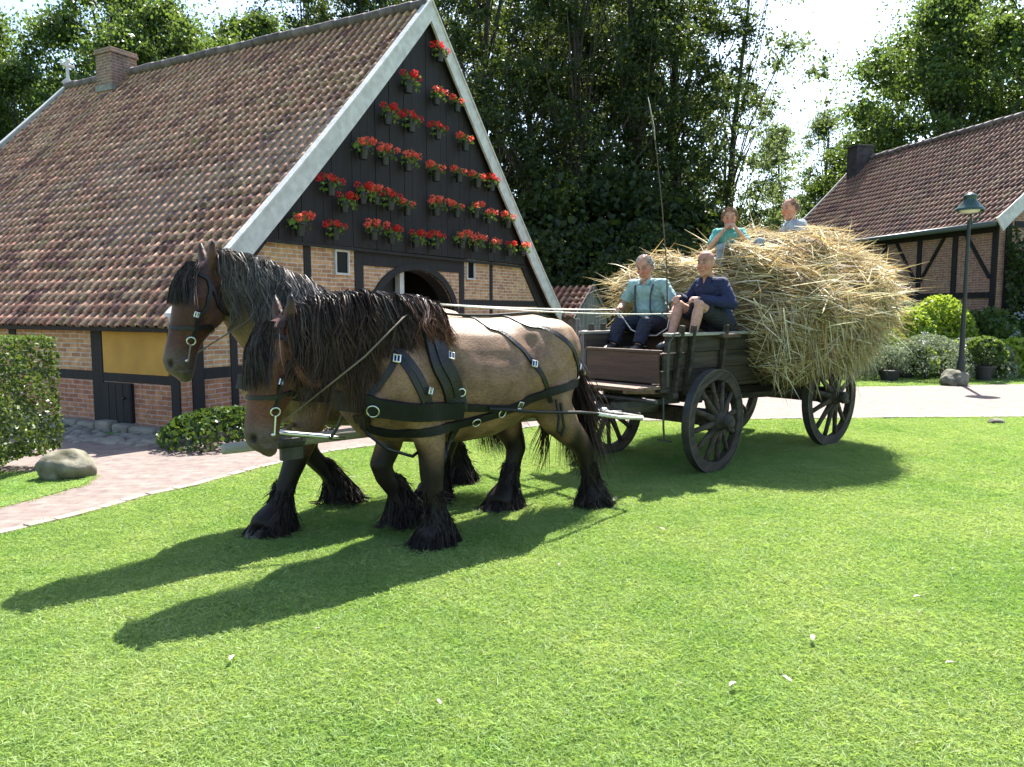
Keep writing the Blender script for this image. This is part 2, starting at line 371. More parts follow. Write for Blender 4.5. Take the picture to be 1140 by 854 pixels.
# walls: brick gable with an arched opening, side wall
AX0, AX1, AS, AT = 3.95, 6.5, 1.5, 2.40; AC = (AX0 + AX1) / 2; AR = (AX1 - AX0) / 2
def arch_z(x): return AS + (AT - AS) * math.sqrt(max(0, 1 - ((x - AC) / AR) ** 2))
mb = MB()
mb.prism([(0, 0), (AX0, 0), (AX0, 2.85), (1.45, 2.85), (0, 1.55)], 'y', 0, .25)
mb.prism([(AX1, 0), (10.92, 0), (10.92, 1.55), (9.47, 2.85), (AX1, 2.85)], 'y', 0, .25)
NA = 24
for i in range(NA):
    xa = AC - AR * math.cos(math.pi * i / NA); xb = AC - AR * math.cos(math.pi * (i + 1) / NA)
    mb.prism([(xa, arch_z(xa)), (xb, arch_z(xb)), (xb, 2.85), (xa, 2.85)], 'y', 0, .25)
mb.prism([(.25, 0), (HL, 0), (HL, 1.46), (.25, 1.46)], 'x', 0, .25)
mb.prism([(.25, 0), (HL, 0), (HL, 1.46), (.25, 1.46)], 'x', 10.67, 10.92)
mb.prism([(.25, 0), (10.67, 0), (10.67, 1.55), (XM, 6.8), (.25, 1.55)], 'y', HL - .25, HL)
mb.build('wall', M['brick'], house)
mb = MB()   # dark interior: floor, back partition
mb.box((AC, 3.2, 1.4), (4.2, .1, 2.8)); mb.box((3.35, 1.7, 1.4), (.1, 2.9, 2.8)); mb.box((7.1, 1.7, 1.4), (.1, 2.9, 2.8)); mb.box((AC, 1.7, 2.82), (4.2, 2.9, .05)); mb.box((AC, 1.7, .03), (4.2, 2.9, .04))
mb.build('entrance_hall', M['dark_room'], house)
# timber frame
mb = MB()
TY, TD = .012, .06   # proud of the brick by 18 mm
def gt(x0, x1, z0, z1): mb.box(((x0 + x1) / 2, TY, (z0 + z1) / 2), (x1 - x0, TD, z1 - z0))
gt(.155, .345, .0, 1.62)
gt(.80, .92, 0, 2.1); gt(2.27, 2.42, 0, 2.75); gt(3.46, 3.68, 0, 2.75); gt(6.72, 6.9, 0, 2.75); gt(7.96, 8.08, 0, 2.75); gt(10.6, 10.85, 0, 1.5)
for a, b in ((.345, .80), (.92, 2.27), (2.42, 3.46), (6.9, 7.96), (8.08, 10.6)):
    mb.box(((a + b) / 2, TY + .002, .80), (b - a, TD - .002, .15))
for a, b in ((6.9, 7.96), (8.08, 10.25)): mb.box(((a + b) / 2, TY + .002, 1.80), (b - a, TD - .002, .13))
mb.box(((3.68 + 6.72) / 2, TY - .001, 2.56), (3.04, TD, .31))
for s_ in (1, -1):   # rafters along the gable edge
    f = lambda x: x if s_ > 0 else 2 * XM - x
    mb.prism([(f(-.02), 1.47), (f(1.6), 3.08), (f(1.72), 2.86), (f(.34), 1.42)], 'y', -.045, .03)
mb.build('timber_frame', M['black_timber'], house, bevel=.006)
mb = MB()   # arch surround band over the opening
for i in range(NA):
    xa = AC - AR * math.cos(math.pi * i / NA); xb = AC - AR * math.cos(math.pi * (i + 1) / NA)
    def out(x, z): return (AC + (x - AC) * 1.13, AS + (z - AS) * 1.13)
    mb.prism([(xa, arch_z(xa)), (xb, arch_z(xb)), out(xb, arch_z(xb)), out(xa, arch_z(xa))], 'y', -.035, .02)
mb.box((AX0 - .06, -.008, AS / 2), (.116, .054, AS)); mb.box((AX1 + .06, -.008, AS / 2), (.116, .054, AS))
mb.build('arch_surround', M['black_timber'], house)
mb = MB()   # dark boarded reveal of the arch
for i in range(NA):
    xa = AC - AR * math.cos(math.pi * i / NA); xb = AC - AR * math.cos(math.pi * (i + 1) / NA)
    def inn(x, z): return (AC + (x - AC) * .985, AS + (z - AS) * .985)
    mb.prism([inn(xa, arch_z(xa) - .003), inn(xb, arch_z(xb) - .003), (AC + (xb - AC) * .999, arch_z(xb) - .003), (AC + (xa - AC) * .999, arch_z(xa) - .003)], 'y', .022, .27)
mb.box((AX0 + .012, .146, AS / 2), (.02, .248, AS)); mb.box((AX1 - .012, .146, AS / 2), (.02, .248, AS))
mb.build('arch_reveal', M['black_timber'], house)
mb = MB()   # side wall timbers
for y0, y1 in ((.03, .2), (1.62, 1.86), (3.72, 3.9), (5.6, 5.78), (7.5, 7.68), (9.4, 9.58)): mb.box((TY, (y0 + y1) / 2, .77), (TD, y1 - y0, 1.42))
prev = .2
for y0, y1 in ((1.62, 1.86), (3.72, 3.9), (5.6, 5.78), (7.5, 7.68), (9.4, 9.58)):
    mb.box((TY + .002, (prev + y0) / 2, .73), (TD - .002, y0 - prev, .13)); prev = y1
mb.box((TY + .004, 5, 1.43), (TD - .004, 10.0, .1))
mb.build('timber_frame', M['black_timber'], house, bevel=.006)
mb = MB(); mb.box((-.006, .91, 1.07), (.03, 1.36, .57)); mb.build('plaster_panel', M['ochre'], house)
mb = MB(); mb.box((-.02, 1.3, .37), (.05, .64, .56))
for k in range(4): mb.box((-.047, 1.07 + .155 * k, .37), (.008, .146, .54))
hd = mb.build('hatch', M['black_timber'], house, bevel=.003)
mb = MB(); mb.ball((-.07, 1.12, .45), .022); mb.build('latch', M['iron'], hd, smooth=True)
# door: left leaf shut, white post, right side open
mb = MB(); mb.prism([(AX0, .04)] + [(AX0 + (4.92 - AX0) * i / 12, arch_z(AX0 + (4.92 - AX0) * i / 12)) for i in range(13)] + [(4.92, .04)], 'y', .3, .35)
for k in range(5): mb.box((AX0 + .22 + k * .18, .293, .9), (.012, .012, 1.6))
mb.build('door', M['black_board'], house)
mb = MB(); mb.box((5.0, .22, 1.3), (.13, .12, 2.52)); mb.build('door_post', M['white_paint'], house, bevel=.005)
# windows
for (x0, x1, z0, z1) in ((2.96, 3.31, 2.22, 2.63), (6.99, 7.31, 2.28, 2.7)):
    mb = MB(); t_ = .035
    for c, s_ in ((((x0 + x1) / 2, -.012, z1 - t_ / 2), (x1 - x0, .05, t_)), (((x0 + x1) / 2, -.012, z0 + t_ / 2), (x1 - x0, .05, t_)), ((x1 - t_ / 2, -.012, (z0 + z1) / 2), (t_, .046, z1 - z0 - 2 * t_)), ((x0 + t_ / 2, -.012, (z0 + z1) / 2), (t_, .046, z1 - z0 - 2 * t_))): mb.box(c, s_)
    wd = mb.build('window', M['white_paint'], house)
    mb = MB(); mb.box(((x0 + x1) / 2, -.002, (z0 + z1) / 2), (x1 - x0 - .071, .012, z1 - z0 - .071)); mb.build('pane', mat('dark_glass', (.004, .004, .005), .3, spec=.15), wd)
# black vertical boarding of the gable
mb = MB(); x = 1.42
while x < 9.5:
    wdt = rnd.uniform(.19, .27); x1 = min(x + wdt, 9.5); d = rnd.uniform(0, .012)
    za, zb = slope_z(x) - .16, slope_z(x1) - .16
    zb0 = 2.68 + .004 * (x - 1.4)
    if za < 2.75: za = 2.75
    if zb < 2.75: zb = 2.75
    top = [(x + .004, za), (x1 - .004, zb)] if not (x < XM < x1) else [(x + .004, za), (XM, slope_z(XM) - .16), (x1 - .004, zb)]
    mb.prism([(x1 - .004, zb0), (x + .004, zb0)] + top, 'y', -.085 - d, -.05)
    x = x1
mb.build('gable_boarding', M['black_board'], house)
mb = MB(); mb.prism([(1.42, 2.7), (9.5, 2.7), (XM, 6.85)], 'y', -.048, -.02); mb.box((5.46, -.07, 2.655), (8.1, .05, .05)); mb.build('gable_backing', M['black_timber'], house)
# bargeboards with a flared foot, finials
def bargeboard(y, wide=.30):
    for s_ in (1, -1):
        f = lambda x: x if s_ > 0 else 2 * XM - x
        mb = MB(); up, dn = [], []
        for i in range(13):
            t = i / 12; x = EX - .02 + (XM - EX + .02) * t; z = EZ + .06 + (ZR - EZ + .02) * t - .085 * math.sin(math.pi * t) + .06 * (1 - t) ** 6
            up.append((f(x), z)); 
            wd_ = wide - .05 * t
            dn.append((f(min(XM, x + wd_ * .7 * (1 if t > .04 else .3))), z - wd_ * (.72 if t > .04 else .62)))
        dn[-1] = (f(XM), dn[-1][1] - .17)
        for i in range(12):
            mb.prism([up[i], up[i + 1], dn[i + 1], dn[i]], 'y', y - .045, y)
        mb.build('bargeboard', M['white_paint'], house)
        mb = MB()
        for i in range(12):
            (xa, za), (xb, zb) = up[i], up[i + 1]
            mb.prism([(xa, za + .001), (xb, zb + .001), (xb, zb + .05), (xa, za + .05)], 'y', y - .07, y + .06)
        mb.build('verge_cap', M['white_paint'], house)
bargeboard(-.2); bargeboard(HL + .2)
mb = MB(); yF = HL + .18   # wooden cross on the far gable
mb.box((XM, yF, 7.42), (.07, .05, 1.0)); mb.box((XM, yF, 7.76), (.34, .048, .07)); mb.box((XM, yF, 7.32), (.24, .046, .22), Matrix.Rotation(R(45), 3, 'Y')); mb.build('gable_finial', M['white_paint'], house, bevel=.01)
# chimney
mb = MB(); CX, CY = 5.25, 8.55
mb.box((CX, CY, 6.93), (.66, .56, 1.4)); mb.box((CX, CY, 7.58), (.73, .63, .065)); mb.box((CX, CY, 7.645), (.70, .60, .06))
ch = mb.build('chimney', M['brick_chimney'], house, bevel=.012)
mb = MB(); mb.box((CX - .31, CY, 6.78), (.09, .62, .14)); mb.build('flashing', mat('lead_mortar', (.2, .19, .17), .8, .3, 8), ch)
# foundation stones
mb = MB(); y = .0
while y < HL:
    L = rnd.uniform(.3, .6); mb.box((-.06 - rnd.uniform(0, .05), y + L / 2, .0), (.22, L - .03, rnd.uniform(.18, .26))); y += L
y = .0
while y < 3.9:
    L = rnd.uniform(.3, .6); mb.box((y + L / 2, -.05, .0), (L - .03, .2, rnd.uniform(.18, .26))); y += L
mb.build('foundation', M['stone'], house, bevel=.04)

# geranium pots on the gable
def mat_petal(name, c):
    m = mat(name, c, .6, .25, 40); n, l = m.node_tree.nodes, m.node_tree.links; p = n['Principled BSDF']; tr = n.new('ShaderNodeBsdfTranslucent'); tr.inputs['Color'].default_value = (*c, 1)
    ms = n.new('ShaderNodeMixShader'); ms.inputs[0].default_value = .4; l.new(p.outputs[0], ms.inputs[1]); l.new(tr.outputs[0], ms.inputs[2]); l.new(ms.outputs[0], n['Material Output'].inputs[0]); return m
M['geranium_leaf'] = mat_leaf('geranium_leaf', (.05, .10, .02), (.16, .26, .05), .35)
M['geranium_petal'] = mat_petal('geranium_petal', (.88, .15, .085))
PMAT = [M['geranium_petal'], mat_petal('geranium_petal_dark', (.66, .035, .025)), mat_petal('geranium_petal_pink', (.85, .15, .09))]
def leafcloud(n, fn, size, rg, colr=(0, 1), flat=.0, aspect=1.0):
    """n quads (folded leaf faces) at points fn(rg,n)"""
    P = fn(n); d = rg.normal(size=(n, 3)); d[:, 2] = d[:, 2] * (1 - flat) + flat * 1.2 * np.sign(rg.random(n) - .1); d /= np.linalg.norm(d, axis=1)[:, None]
    e = rg.normal(size=(n, 3)); a = np.cross(d, e); a /= np.linalg.norm(a, axis=1)[:, None]; b = np.cross(d, a)
    s_ = size * rg.uniform(.6, 1.25, n)[:, None]
    a = a * s_ * .5; b = b * s_ * .5 * aspect
    fold = d * s_ * .12
    V = np.stack([P - b, P + a * .8 - fold * 0, P + b, P - a * .8], 1)
    V[:, 1] += fold; V[:, 3] += fold
    c = rg.uniform(colr[0], colr[1], n); C = np.repeat(c, 4)
    F = np.arange(4 * n).reshape(n, 4)
    return V.reshape(-1, 3), F, C
def pot_variant(seed, petal):
    rg = np.random.default_rng(seed); root = empty('flower_pot', (0, 0, 0))
    mb = MB(); mb.lathe([(.0, .03), (.065, .03), (.088, .19), (.098, .195), (.098, .225), (.088, .225), (.085, .2), (0, .2)], 14); mb.box((0, .1, .17), (.06, .05, .03)); mb.build('pot', M['black_plastic'], root, smooth=False)
    sk = rg.normal(0, .05)
    def fn(n):
        t = rg.uniform(0, 2 * math.pi, n); r_ = np.sqrt(rg.random(n)); 
        return np.stack([np.cos(t) * r_ * .25 + sk, np.sin(t) * r_ * .13 - .03, .25 + rg.normal(0, .05, n) - r_ * .05], 1)
    V, F, C = leafcloud(58, fn, .075, rg, flat=.5); link_mesh('foliage', np_mesh('foliage', V, F, C), M['geranium_leaf'], root)
    nb = rg.integers(4, 7)
    for k in range(nb):
        c = np.array([rg.uniform(-.26, .26) + sk, rg.uniform(-.13, .03), rg.uniform(.27, .36)])
        def fb(n):
            d = rg.normal(size=(n, 3)); d /= np.linalg.norm(d, axis=1)[:, None]; return c + d * np.array([.066, .06, .052])
        V, F, C = leafcloud(34, fb, .044, rg); link_mesh('blossom', np_mesh('blossom', V, F, C), petal, root)
    return root
ROWS = [[(5.74, 6.58)], [(4.73, 5.77), (5.62, 5.77), (6.33, 5.8)], [(4.13, 5.1), (4.81, 5.11), (5.66, 5.15), (6.63, 5.11)],
 [(3.47, 4.41), (4.04, 4.41), (4.7, 4.41), (5.59, 4.36), (6.39, 4.46), (7.09, 4.45), (7.67, 4.46)],
 [(2.67, 3.72), (2.98, 3.5), (3.43, 3.68), (3.78, 3.72), (4.16, 3.66), (4.66, 3.63), (5.58, 3.72), (6.3, 3.77), (7.02, 3.83), (7.53, 3.76), (8.38, 3.75)],
 [(1.98, 3.04), (2.75, 3.05), (3.7, 3.12), (4.19, 3.1), (4.91, 3.08), (5.57, 3.1), (6.47, 3.17), (6.99, 3.14), (7.73, 3.17), (8.46, 3.15), (9.1, 3.19)]]
ORD = ['first', 'second', 'third', 'fourth', 'fifth', 'sixth', 'seventh', 'eighth', 'ninth', 'tenth', 'eleventh']
ROWN = ['topmost', 'second', 'third', 'fourth', 'fifth', 'lowest']
pots = [pot_variant(50 + k, PMAT[(0, 1, 0, 2, 0, 1)[k]]) for k in range(6)]
used = set(); HM = Matrix.Translation(HO) @ Matrix.Rotation(HANG, 4, 'Z')
for r_, row in enumerate(ROWS):
    for i, (x, z) in enumerate(row):
        k = rnd.randrange(6)
        o = pots[k] if k not in used else copy_tree(pots[k])
        used.add(k)
        o.location = HM @ Vector((x, -.225, z - .33)); o.rotation_euler = (0, 0, HANG + rnd.uniform(-.12, .12)); s_ = rnd.uniform(.86, 1.05); o.scale = (s_, s_, s_)
        if len(row) == 1: lb = 'red geranium in a black pot, alone at the very top of the black gable'
        else: lb = f'red geranium pot, {ORD[i]} from the left in the {ROWN[r_]} row on the black gable'
        tag(o, lb, 'flower pot', 'geranium pots on the gable')
for k in range(6):
    if k not in used:
        for c in list(pots[k].children): bpy.data.objects.remove(c)
        bpy.data.objects.remove(pots[k])

# ------------------------------------------------------------------ right farmhouse
U = Vector((-.224, .975, 0)).normalized(); NO = Vector((-U.y, U.x, 0))
E0 = Vector((12.56, 20.0, 0))
barn = empty('barn', E0, math.atan2(-NO.y, -NO.x), 'brick barn with braced black timbers and brown tiled roof behind the lamp', 'barn')
BW, BZ, BR, BL = 3.7, 3.9, 7.5, 10.6      # half width, eave, ridge, length ; local x into the house, y away
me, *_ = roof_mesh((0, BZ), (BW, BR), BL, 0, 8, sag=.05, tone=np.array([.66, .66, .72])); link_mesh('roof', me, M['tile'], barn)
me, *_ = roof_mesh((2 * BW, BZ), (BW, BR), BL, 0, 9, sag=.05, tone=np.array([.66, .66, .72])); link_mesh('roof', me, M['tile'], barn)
mb = MB()
for sx in (1, -1):
    f = lambda x: x if sx > 0 else 2 * BW - x
    mb.prism([(f(.04), BZ - .02), (f(BW), BR - .13), (f(BW), BR - .2), (f(.06), BZ - .09)], 'y', .04, BL - .04)
mb.build('roof_boarding', M['black_timber'], barn)
ridge_tiles(barn, BW, BR + .06, 0, BL, bpy.data.materials['ridge_tile'])
mb = MB(); mb.box((.47, BL / 2, BZ / 2), (.25, BL - .6, BZ)); mb.box((2 * BW - .47, BL / 2, BZ / 2), (.25, BL - .6, BZ))
for y in (.42, BL - .42): mb.prism([(.6, 0), (2 * BW - .6, 0), (2 * BW - .6, BZ), (BW, BR - .3), (.6, BZ)], 'y', y - .12, y + .12)
mb.build('wall', M['brick_red'], barn)
mb = MB()
for y in (.4, 1.75, 3.1, 4.6, 6.2, 7.8, 9.6): mb.box((.335, y, BZ / 2), (.06, .17, BZ))
for z in (2.05, 3.78): mb.box((.337, BL / 2, z), (.054, BL - 1.0, .16))
for y, s_ in ((.4, 1), (3.1, 1), (3.1, -1), (6.2, 1), (6.2, -1)):
    mb.span((.336, y + s_ * .1, 2.5), (.336, y + s_ * .95, 3.7), .058, .15, (1, 0, 0))
for x in (.62, 2.2, BW, 5.2): mb.box((x, .295, 2.2), (.17, .05, 4.4))
for z in (2.05, 3.9): mb.box((BW, .297, z), (5.8, .044, .17))
mb.build('timber_frame', M['black_timber'], barn)
mb = MB(); mb.tube([(-.06, .05, BZ - .02), (-.06, BL - .05, BZ - .02)], .075, 10); mb.tube([(.25, BL - 1.2, BZ - .1), (.25, BL - 1.2, .3)], .045, 8); mb.build('gutter', M['gutter_green'], barn, smooth=True)
for y in (-.02, BL + .02):
    for s_ in (1, -1):
        f = lambda x: x if s_ > 0 else 2 * BW - x
        mb = MB(); up, dn = [], []
        for i in range(13):
            t = i / 12; x = -.12 + (BW + .12) * t; z = BZ + .0 + (BR - BZ + .08) * t - .08 * math.sin(math.pi * t) + .1 * (1 - t) ** 5
            up.append((f(x), z)); dn.append((f(min(BW, x + .24)), z - .24))
        dn[-1] = (f(BW), dn[-1][1] - .12); dn[0] = (f(.1), BZ - .22)
        for i in range(12): mb.prism([up[i], up[i + 1], dn[i + 1], dn[i]], 'y', y - .04, y)
        mb.build('bargeboard', M['white_paint'], barn)
mb = MB(); mb.box((BW - .35, BL - .6, BR - .25), (.74, .6, 1.5)); mb.box((BW - .35, BL - .6, BR + .46), (.82, .68, .07)); mb.build('chimney', mat('sooty_brick', (.05, .042, .042), .9, .35, 8, .4, 20), barn, bevel=.01)

# ------------------------------------------------------------------ small shed behind
shed = empty('shed', (1.25, 21.6, 0), R(-32), 'small grey board shed with a low tiled roof beyond the farmhouse', 'shed')
# local: ridge along x, gable towards +x
SW_, SZ, SR, SL = 1.0, 1.45, 2.3, 2.2
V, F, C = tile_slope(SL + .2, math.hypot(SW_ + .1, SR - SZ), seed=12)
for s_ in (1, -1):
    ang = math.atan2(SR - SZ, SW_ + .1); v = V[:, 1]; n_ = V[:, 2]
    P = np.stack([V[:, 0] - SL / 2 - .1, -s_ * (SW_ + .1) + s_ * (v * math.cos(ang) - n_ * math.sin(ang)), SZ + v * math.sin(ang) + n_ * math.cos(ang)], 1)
    link_mesh('roof', np_mesh('roof', P, F, C * .6), M['tile'], shed)  # tiles darkened, the shade over the shed is put into their colour
mb = MB()
for k in range(10):
    y = -SW_ + .1 + k * .2; mb.prism([(y - .095, 0), (y + .095, 0), (y + .095, SR - .06 - abs(y + .095) * .77), (y - .095, SR - .06 - abs(y - .095) * .77)], 'x', SL / 2 - .03 - rnd.uniform(0, .01), SL / 2 + rnd.uniform(0, .01))
    if k in (0, 9): continue
for k in range(11):
    x = -SL / 2 + .1 + k * .2; mb.box((x, -SW_, SZ / 2), (.185, .03 + rnd.uniform(0, .01), SZ)); mb.box((x, SW_, SZ / 2), (.185, .03, SZ))
mb.build('wall', M['wood_grey'], shed)
for s_ in (1, -1):
    mb = MB(); mb.span((SL / 2 + .05, s_ * (SW_ + .12), SZ - .06), (SL / 2 + .05, 0, SR + .0), .03, .14); mb.build('bargeboard', M['wood_grey'], shed)
# grey board fence beyond the wagon
fence = empty('board_fence', (1.5, 17.5, 0), 0, 'grey weathered vertical board fence behind the draught horses', 'fence')
mb = MB()
for k in range(15): mb.box((.1 + k * .165, 0, .62 + rnd.uniform(-.04, .03)), (.12, .025, 1.3), Matrix.Rotation(rnd.uniform(-.02, .02), 3, 'Y'))
mb.box((1.2, .03, .35), (2.6, .04, .08)); mb.box((1.2, .03, .98), (2.6, .04, .08))
mb.build('fence_boards', M['wood_grey'], fence)
for x in (.0, 1.25, 2.5):
    mb = MB(); mb.box((x, .09, .7), (.1, .1, 1.5)); mb.build('post', M['wood_grey'], fence, bevel=.01)
# ------------------------------------------------------------------ draught horses
HD = Vector((-.755, -.656, 0)); LF_ = Vector((.656, -.755, 0)); HEAD = math.atan2(HD.y, HD.x)
N0 = Vector((-.668, 5.415, 0)); F0 = Vector((-1.51, 6.009, 0)); W0 = Vector((1.598, 8.181, 0))

def strands(paths, width, c0, c1, rg, jit=.0):
    """paths (n,k,3) -> tapered hair ribbons, each with its own width direction; colours c0 root -> c1 tip (n,3)"""
    P = np.asarray(paths); n, k, _ = P.shape
    T = np.gradient(P, axis=1); T /= np.linalg.norm(T, axis=2)[..., None] + 1e-9
    d = rg.normal(size=(n, 1, 3)); S = np.cross(T, np.broadcast_to(d, T.shape)); S /= np.linalg.norm(S, axis=2)[..., None] + 1e-9
    tap = np.concatenate([np.linspace(.75, 1, k // 2), np.linspace(1, .12, k - k // 2)])
    wd = (width * rg.uniform(.6, 1.4, n))[:, None, None] * tap[None, :, None] * .5
    V = np.stack([P - S * wd, P + S * wd], 2).reshape(n, k * 2, 3)
    t = np.linspace(0, 1, k)[None, :, None]
    C = c0[:, None, :] * (1 - t) + c1[:, None, :] * t; C = np.repeat(C, 2, axis=1).reshape(-1, 3)
    base = np.arange(n)[:, None, None] * 2 * k; i = np.arange(k - 1)[None, :, None] * 2
    F = (base + i + np.array([0, 1, 3, 2])[None, None, :]).reshape(-1, 4)
    return V.reshape(-1, 3), F, C
def hair_obj(name, parts, parent, material=None):
    V, F, C, k = [], [], [], 0
    for (v, f, c) in parts: V.append(v); F.append(f + k); C.append(c); k += len(v)
    return link_mesh(name, np_mesh(name, np.concatenate(V), np.concatenate(F), np.concatenate(C)), material or M['hair'], parent, smooth=True)
def xz_loft(mb, pts, n=18):
    """pts (x, z, half depth in the plane, half width y [, y])"""
    rings = []
    for i, p in enumerate(pts):
        a, b = pts[max(i - 1, 0)], pts[min(i + 1, len(pts) - 1)]
        t = Vector((b[0] - a[0], 0, b[1] - a[1])).normalized(); nrm = Vector((-t.z, 0, t.x))
        rings.append((Vector((p[0], p[4] if len(p) > 4 else 0, p[1])), nrm * p[2], Vector((0, p[3], 0))))
    mb.loft(rings, n)
def lerp(a, b, t): return a + (b - a) * t

FRONT = [(.20, .19, 1.18, .15), (.15, .21, 1.0, .165), (.07, .22, .84, .135), (.045, .22, .66, .098), (.045, .22, .52, .088), (.04, .22, .43, .078), (.025, .22, .30, .074), (.01, .22, .2, .096), (.015, .22, .13, .128), (.035, .22, .06, .142), (.055, .22, .004, .132)]
HIND = [(-1.08, .17, 1.22, .24), (-1.05, .22, 1.02, .225), (-1.03, .235, .85, .175), (-1.12, .225, .69, .122), (-1.22, .215, .58, .098), (-1.26, .21, .50, .088), (-1.255, .21, .40, .072), (-1.25, .21, .27, .076), (-1.245, .21, .19, .098), (-1.225, .21, .12, .128), (-1.195, .21, .06, .142), (-1.17, .21, .004, .132)]
def horse(name, label, pos, near):
    rg = np.random.default_rng(3 if near else 4)
    root = empty(name, pos, HEAD, label, 'horse')
    mb = MB()
    tr = [(-1.44, 1.16, .16, .10), (-1.40, 1.17, .30, .22), (-1.28, 1.19, .39, .33), (-1.08, 1.205, .415, .385), (-.85, 1.18, .425, .395), (-.6, 1.14, .455, .405), (-.33, 1.135, .465, .405), (-.08, 1.16, .465, .37), (.12, 1.19, .47, .335), (.32, 1.17, .42, .32), (.46, 1.14, .34, .27), (.56, 1.13, .22, .18), (.6, 1.13, .1, .08)]
    if not near: tr = [(x, z + .05, a + (.02 if 0 < i < 11 else 0), b) for i, (x, z, a, b) in enumerate(tr)]
    rings = [(Vector((x, 0, z)), Vector((0, wd, 0)), Vector((0, 0, hh))) for (x, z, hh, wd) in tr]
    mb.loft(rings, 24)
    mb.ball((-1.12, .17, 1.33), (.3, .22, .26)); mb.ball((-1.12, -.17, 1.33), (.3, .22, .26))          # croup
    for s_ in (1, -1): mb.ball((.27, .2 * s_, 1.15), (.22, .17, .32), rot=Matrix.Rotation(R(20), 3, 'Y')); mb.ball((.45, .14 * s_, 1.08), (.14, .14, .17))
    if near:
        neck = [(.05, 1.30, .36, .24), (.3, 1.37, .35, .225), (.55, 1.44, .30, .19), (.78, 1.465, .24, .15), (.95, 1.47, .18, .115), (1.03, 1.47, .13, .1)]
        poll = Vector((1.03, 0, 1.54)); d = Vector((.17, 0, -.985)).normalized()
    else:
        neck = [(.06, 1.36, .36, .24), (.3, 1.5, .35, .22), (.50, 1.67, .28, .175), (.66, 1.80, .22, .14), (.79, 1.88, .16, .11), (.88, 1.9, .12, .09)]
        poll = Vector((.88, 0, 1.93)); d = Vector((.26, 0, -.965)).normalized()
    xz_loft(mb, neck, 22)
    nf = Vector((-d.z, 0, d.x)); nf = nf if nf.x > 0 else -nf
    HP = [(-.05, -.03, .06, .06), (0, 0, .105, .088), (.1, .005, .135, .112), (.2, -.015, .165, .122), (.3, -.03, .168, .118), (.4, -.01, .14, .098), (.5, .012, .112, .082), (.6, .02, .104, .08), (.68, .015, .104, .084), (.745, -.002, .085, .075), (.775, -.012, .045, .045)]
    def hp(s, o, y=0): return poll + d * s + nf * o + Vector((0, y, 0))
    mb.loft([(hp(s, o), nf * a * 1.06, Vector((0, b * 1.14, 0))) for (s, o, a, b) in HP], 20)
    for s_ in (1, -1):
        mb.ball(hp(.29, -.08, .075 * s_), (.115, .05, .12)); mb.ball(hp(.17, .085, .085 * s_), (.05, .035, .045))      # jaw, brow
        mb.ball(hp(.685, .06, .055 * s_), (.045, .035, .05)); mb.ball(hp(.45, .03, .06 * s_), (.03, .03, .13))
        eb = hp(-.01, -.03, .06 * s_); up = (-d * .85 + Vector((0, .28 * s_, 0)) + nf * (.12 if near else .25)).normalized()
        side = Vector((0, 1, 0)); side = (side - up * side.dot(up)).normalized(); fr = side.cross(up)
        mb.loft([(eb + up * t, side * r_, fr * (r_ * .55 + .008)) for (t, r_) in ((0, .042), (.05, .052), (.11, .048), (.17, .03), (.215, .01))], 10)
    mb.ball(hp(.76, -.045, 0), (.055, .05, .045))
    # legs: shear each default leg to its foot
    if near: feet = [('F', 1, .0, .0), ('F', -1, .02, .05, .13), ('H', 1, -.42, .0), ('H', -1, .27, 0)]
    else: feet = [('F', 1, .56, -.03), ('F', -1, -.26, .03, .12), ('H', 1, .32, .02), ('H', -1, -.35, 0)]
    legs = []
    for kind, s_, dx, dz, kb in [f + (0.0,) if len(f) == 4 else f for f in feet]:
        ch = FRONT if kind == 'F' else HIND; zt = 1.1
        P = []
        for (x, y, z, r_) in ch:
            sh = dx * max(0, 1 - z / zt) ** 1.0 + kb * math.exp(-((z - .52) / .17) ** 2) - kb * .55 * max(0, 1 - z / .35) ** 1.5
            zz = z + max(0, dz) * max(0, 1 - z / .6)
            if kind == 'H' and dx < -.2 and near: zz = z + .0
            P.append((Vector((x + sh, y * s_, zz)), r_))
        rings = []
        for i, (p, r_) in enumerate(P):
            lat = .8 if p.z > .75 else .92
            if i == len(P) - 1: rings.append((p, Vector((r_ * 1.05, 0, 0)), Vector((0, r_, 0))))
            else:
                t = (P[min(i + 1, len(P) - 1)][0] - P[max(i - 1, 0)][0]).normalized(); a = Vector((1, 0, 0)); a = (a - t * a.dot(t)).normalized(); b = t.cross(a)
                rings.append((p, a * r_, b * r_ * lat))
        mb.loft(rings, 14); legs.append((kind, s_, P))
    me = organic(mb, 'body', .0165, 5, .5)
    X = coords(me)
    # nostrils pressed in
    dark = np.zeros(len(X))
    for s_ in (1, -1):
        c = np.array(hp(.69, .088, .062 * s_)); q = (X - c) / np.array([.03, .03, .036]); r_ = np.linalg.norm(q, axis=1); wgt = np.clip(1 - r_, 0, 1)
        dirn = np.array(-nf * .6 + Vector((0, -s_ * .8, 0))); X += wgt[:, None] * .04 * dirn; dark = np.maximum(dark, ss(1.15, .5, r_))
        c = np.array(hp(.175, .075, .11 * s_)); r_ = np.linalg.norm(X - c, axis=1); dark = np.maximum(dark, .8 * ss(.05, .02, r_))
    # muscle lines pressed in along the shoulder, flank, thigh and cheek
    Nn = np.empty(len(X) * 3, np.float32); me.vertices.foreach_get('normal', Nn) if hasattr(me.vertices[0], 'normal') else None; Nn = Nn.reshape(-1, 3)
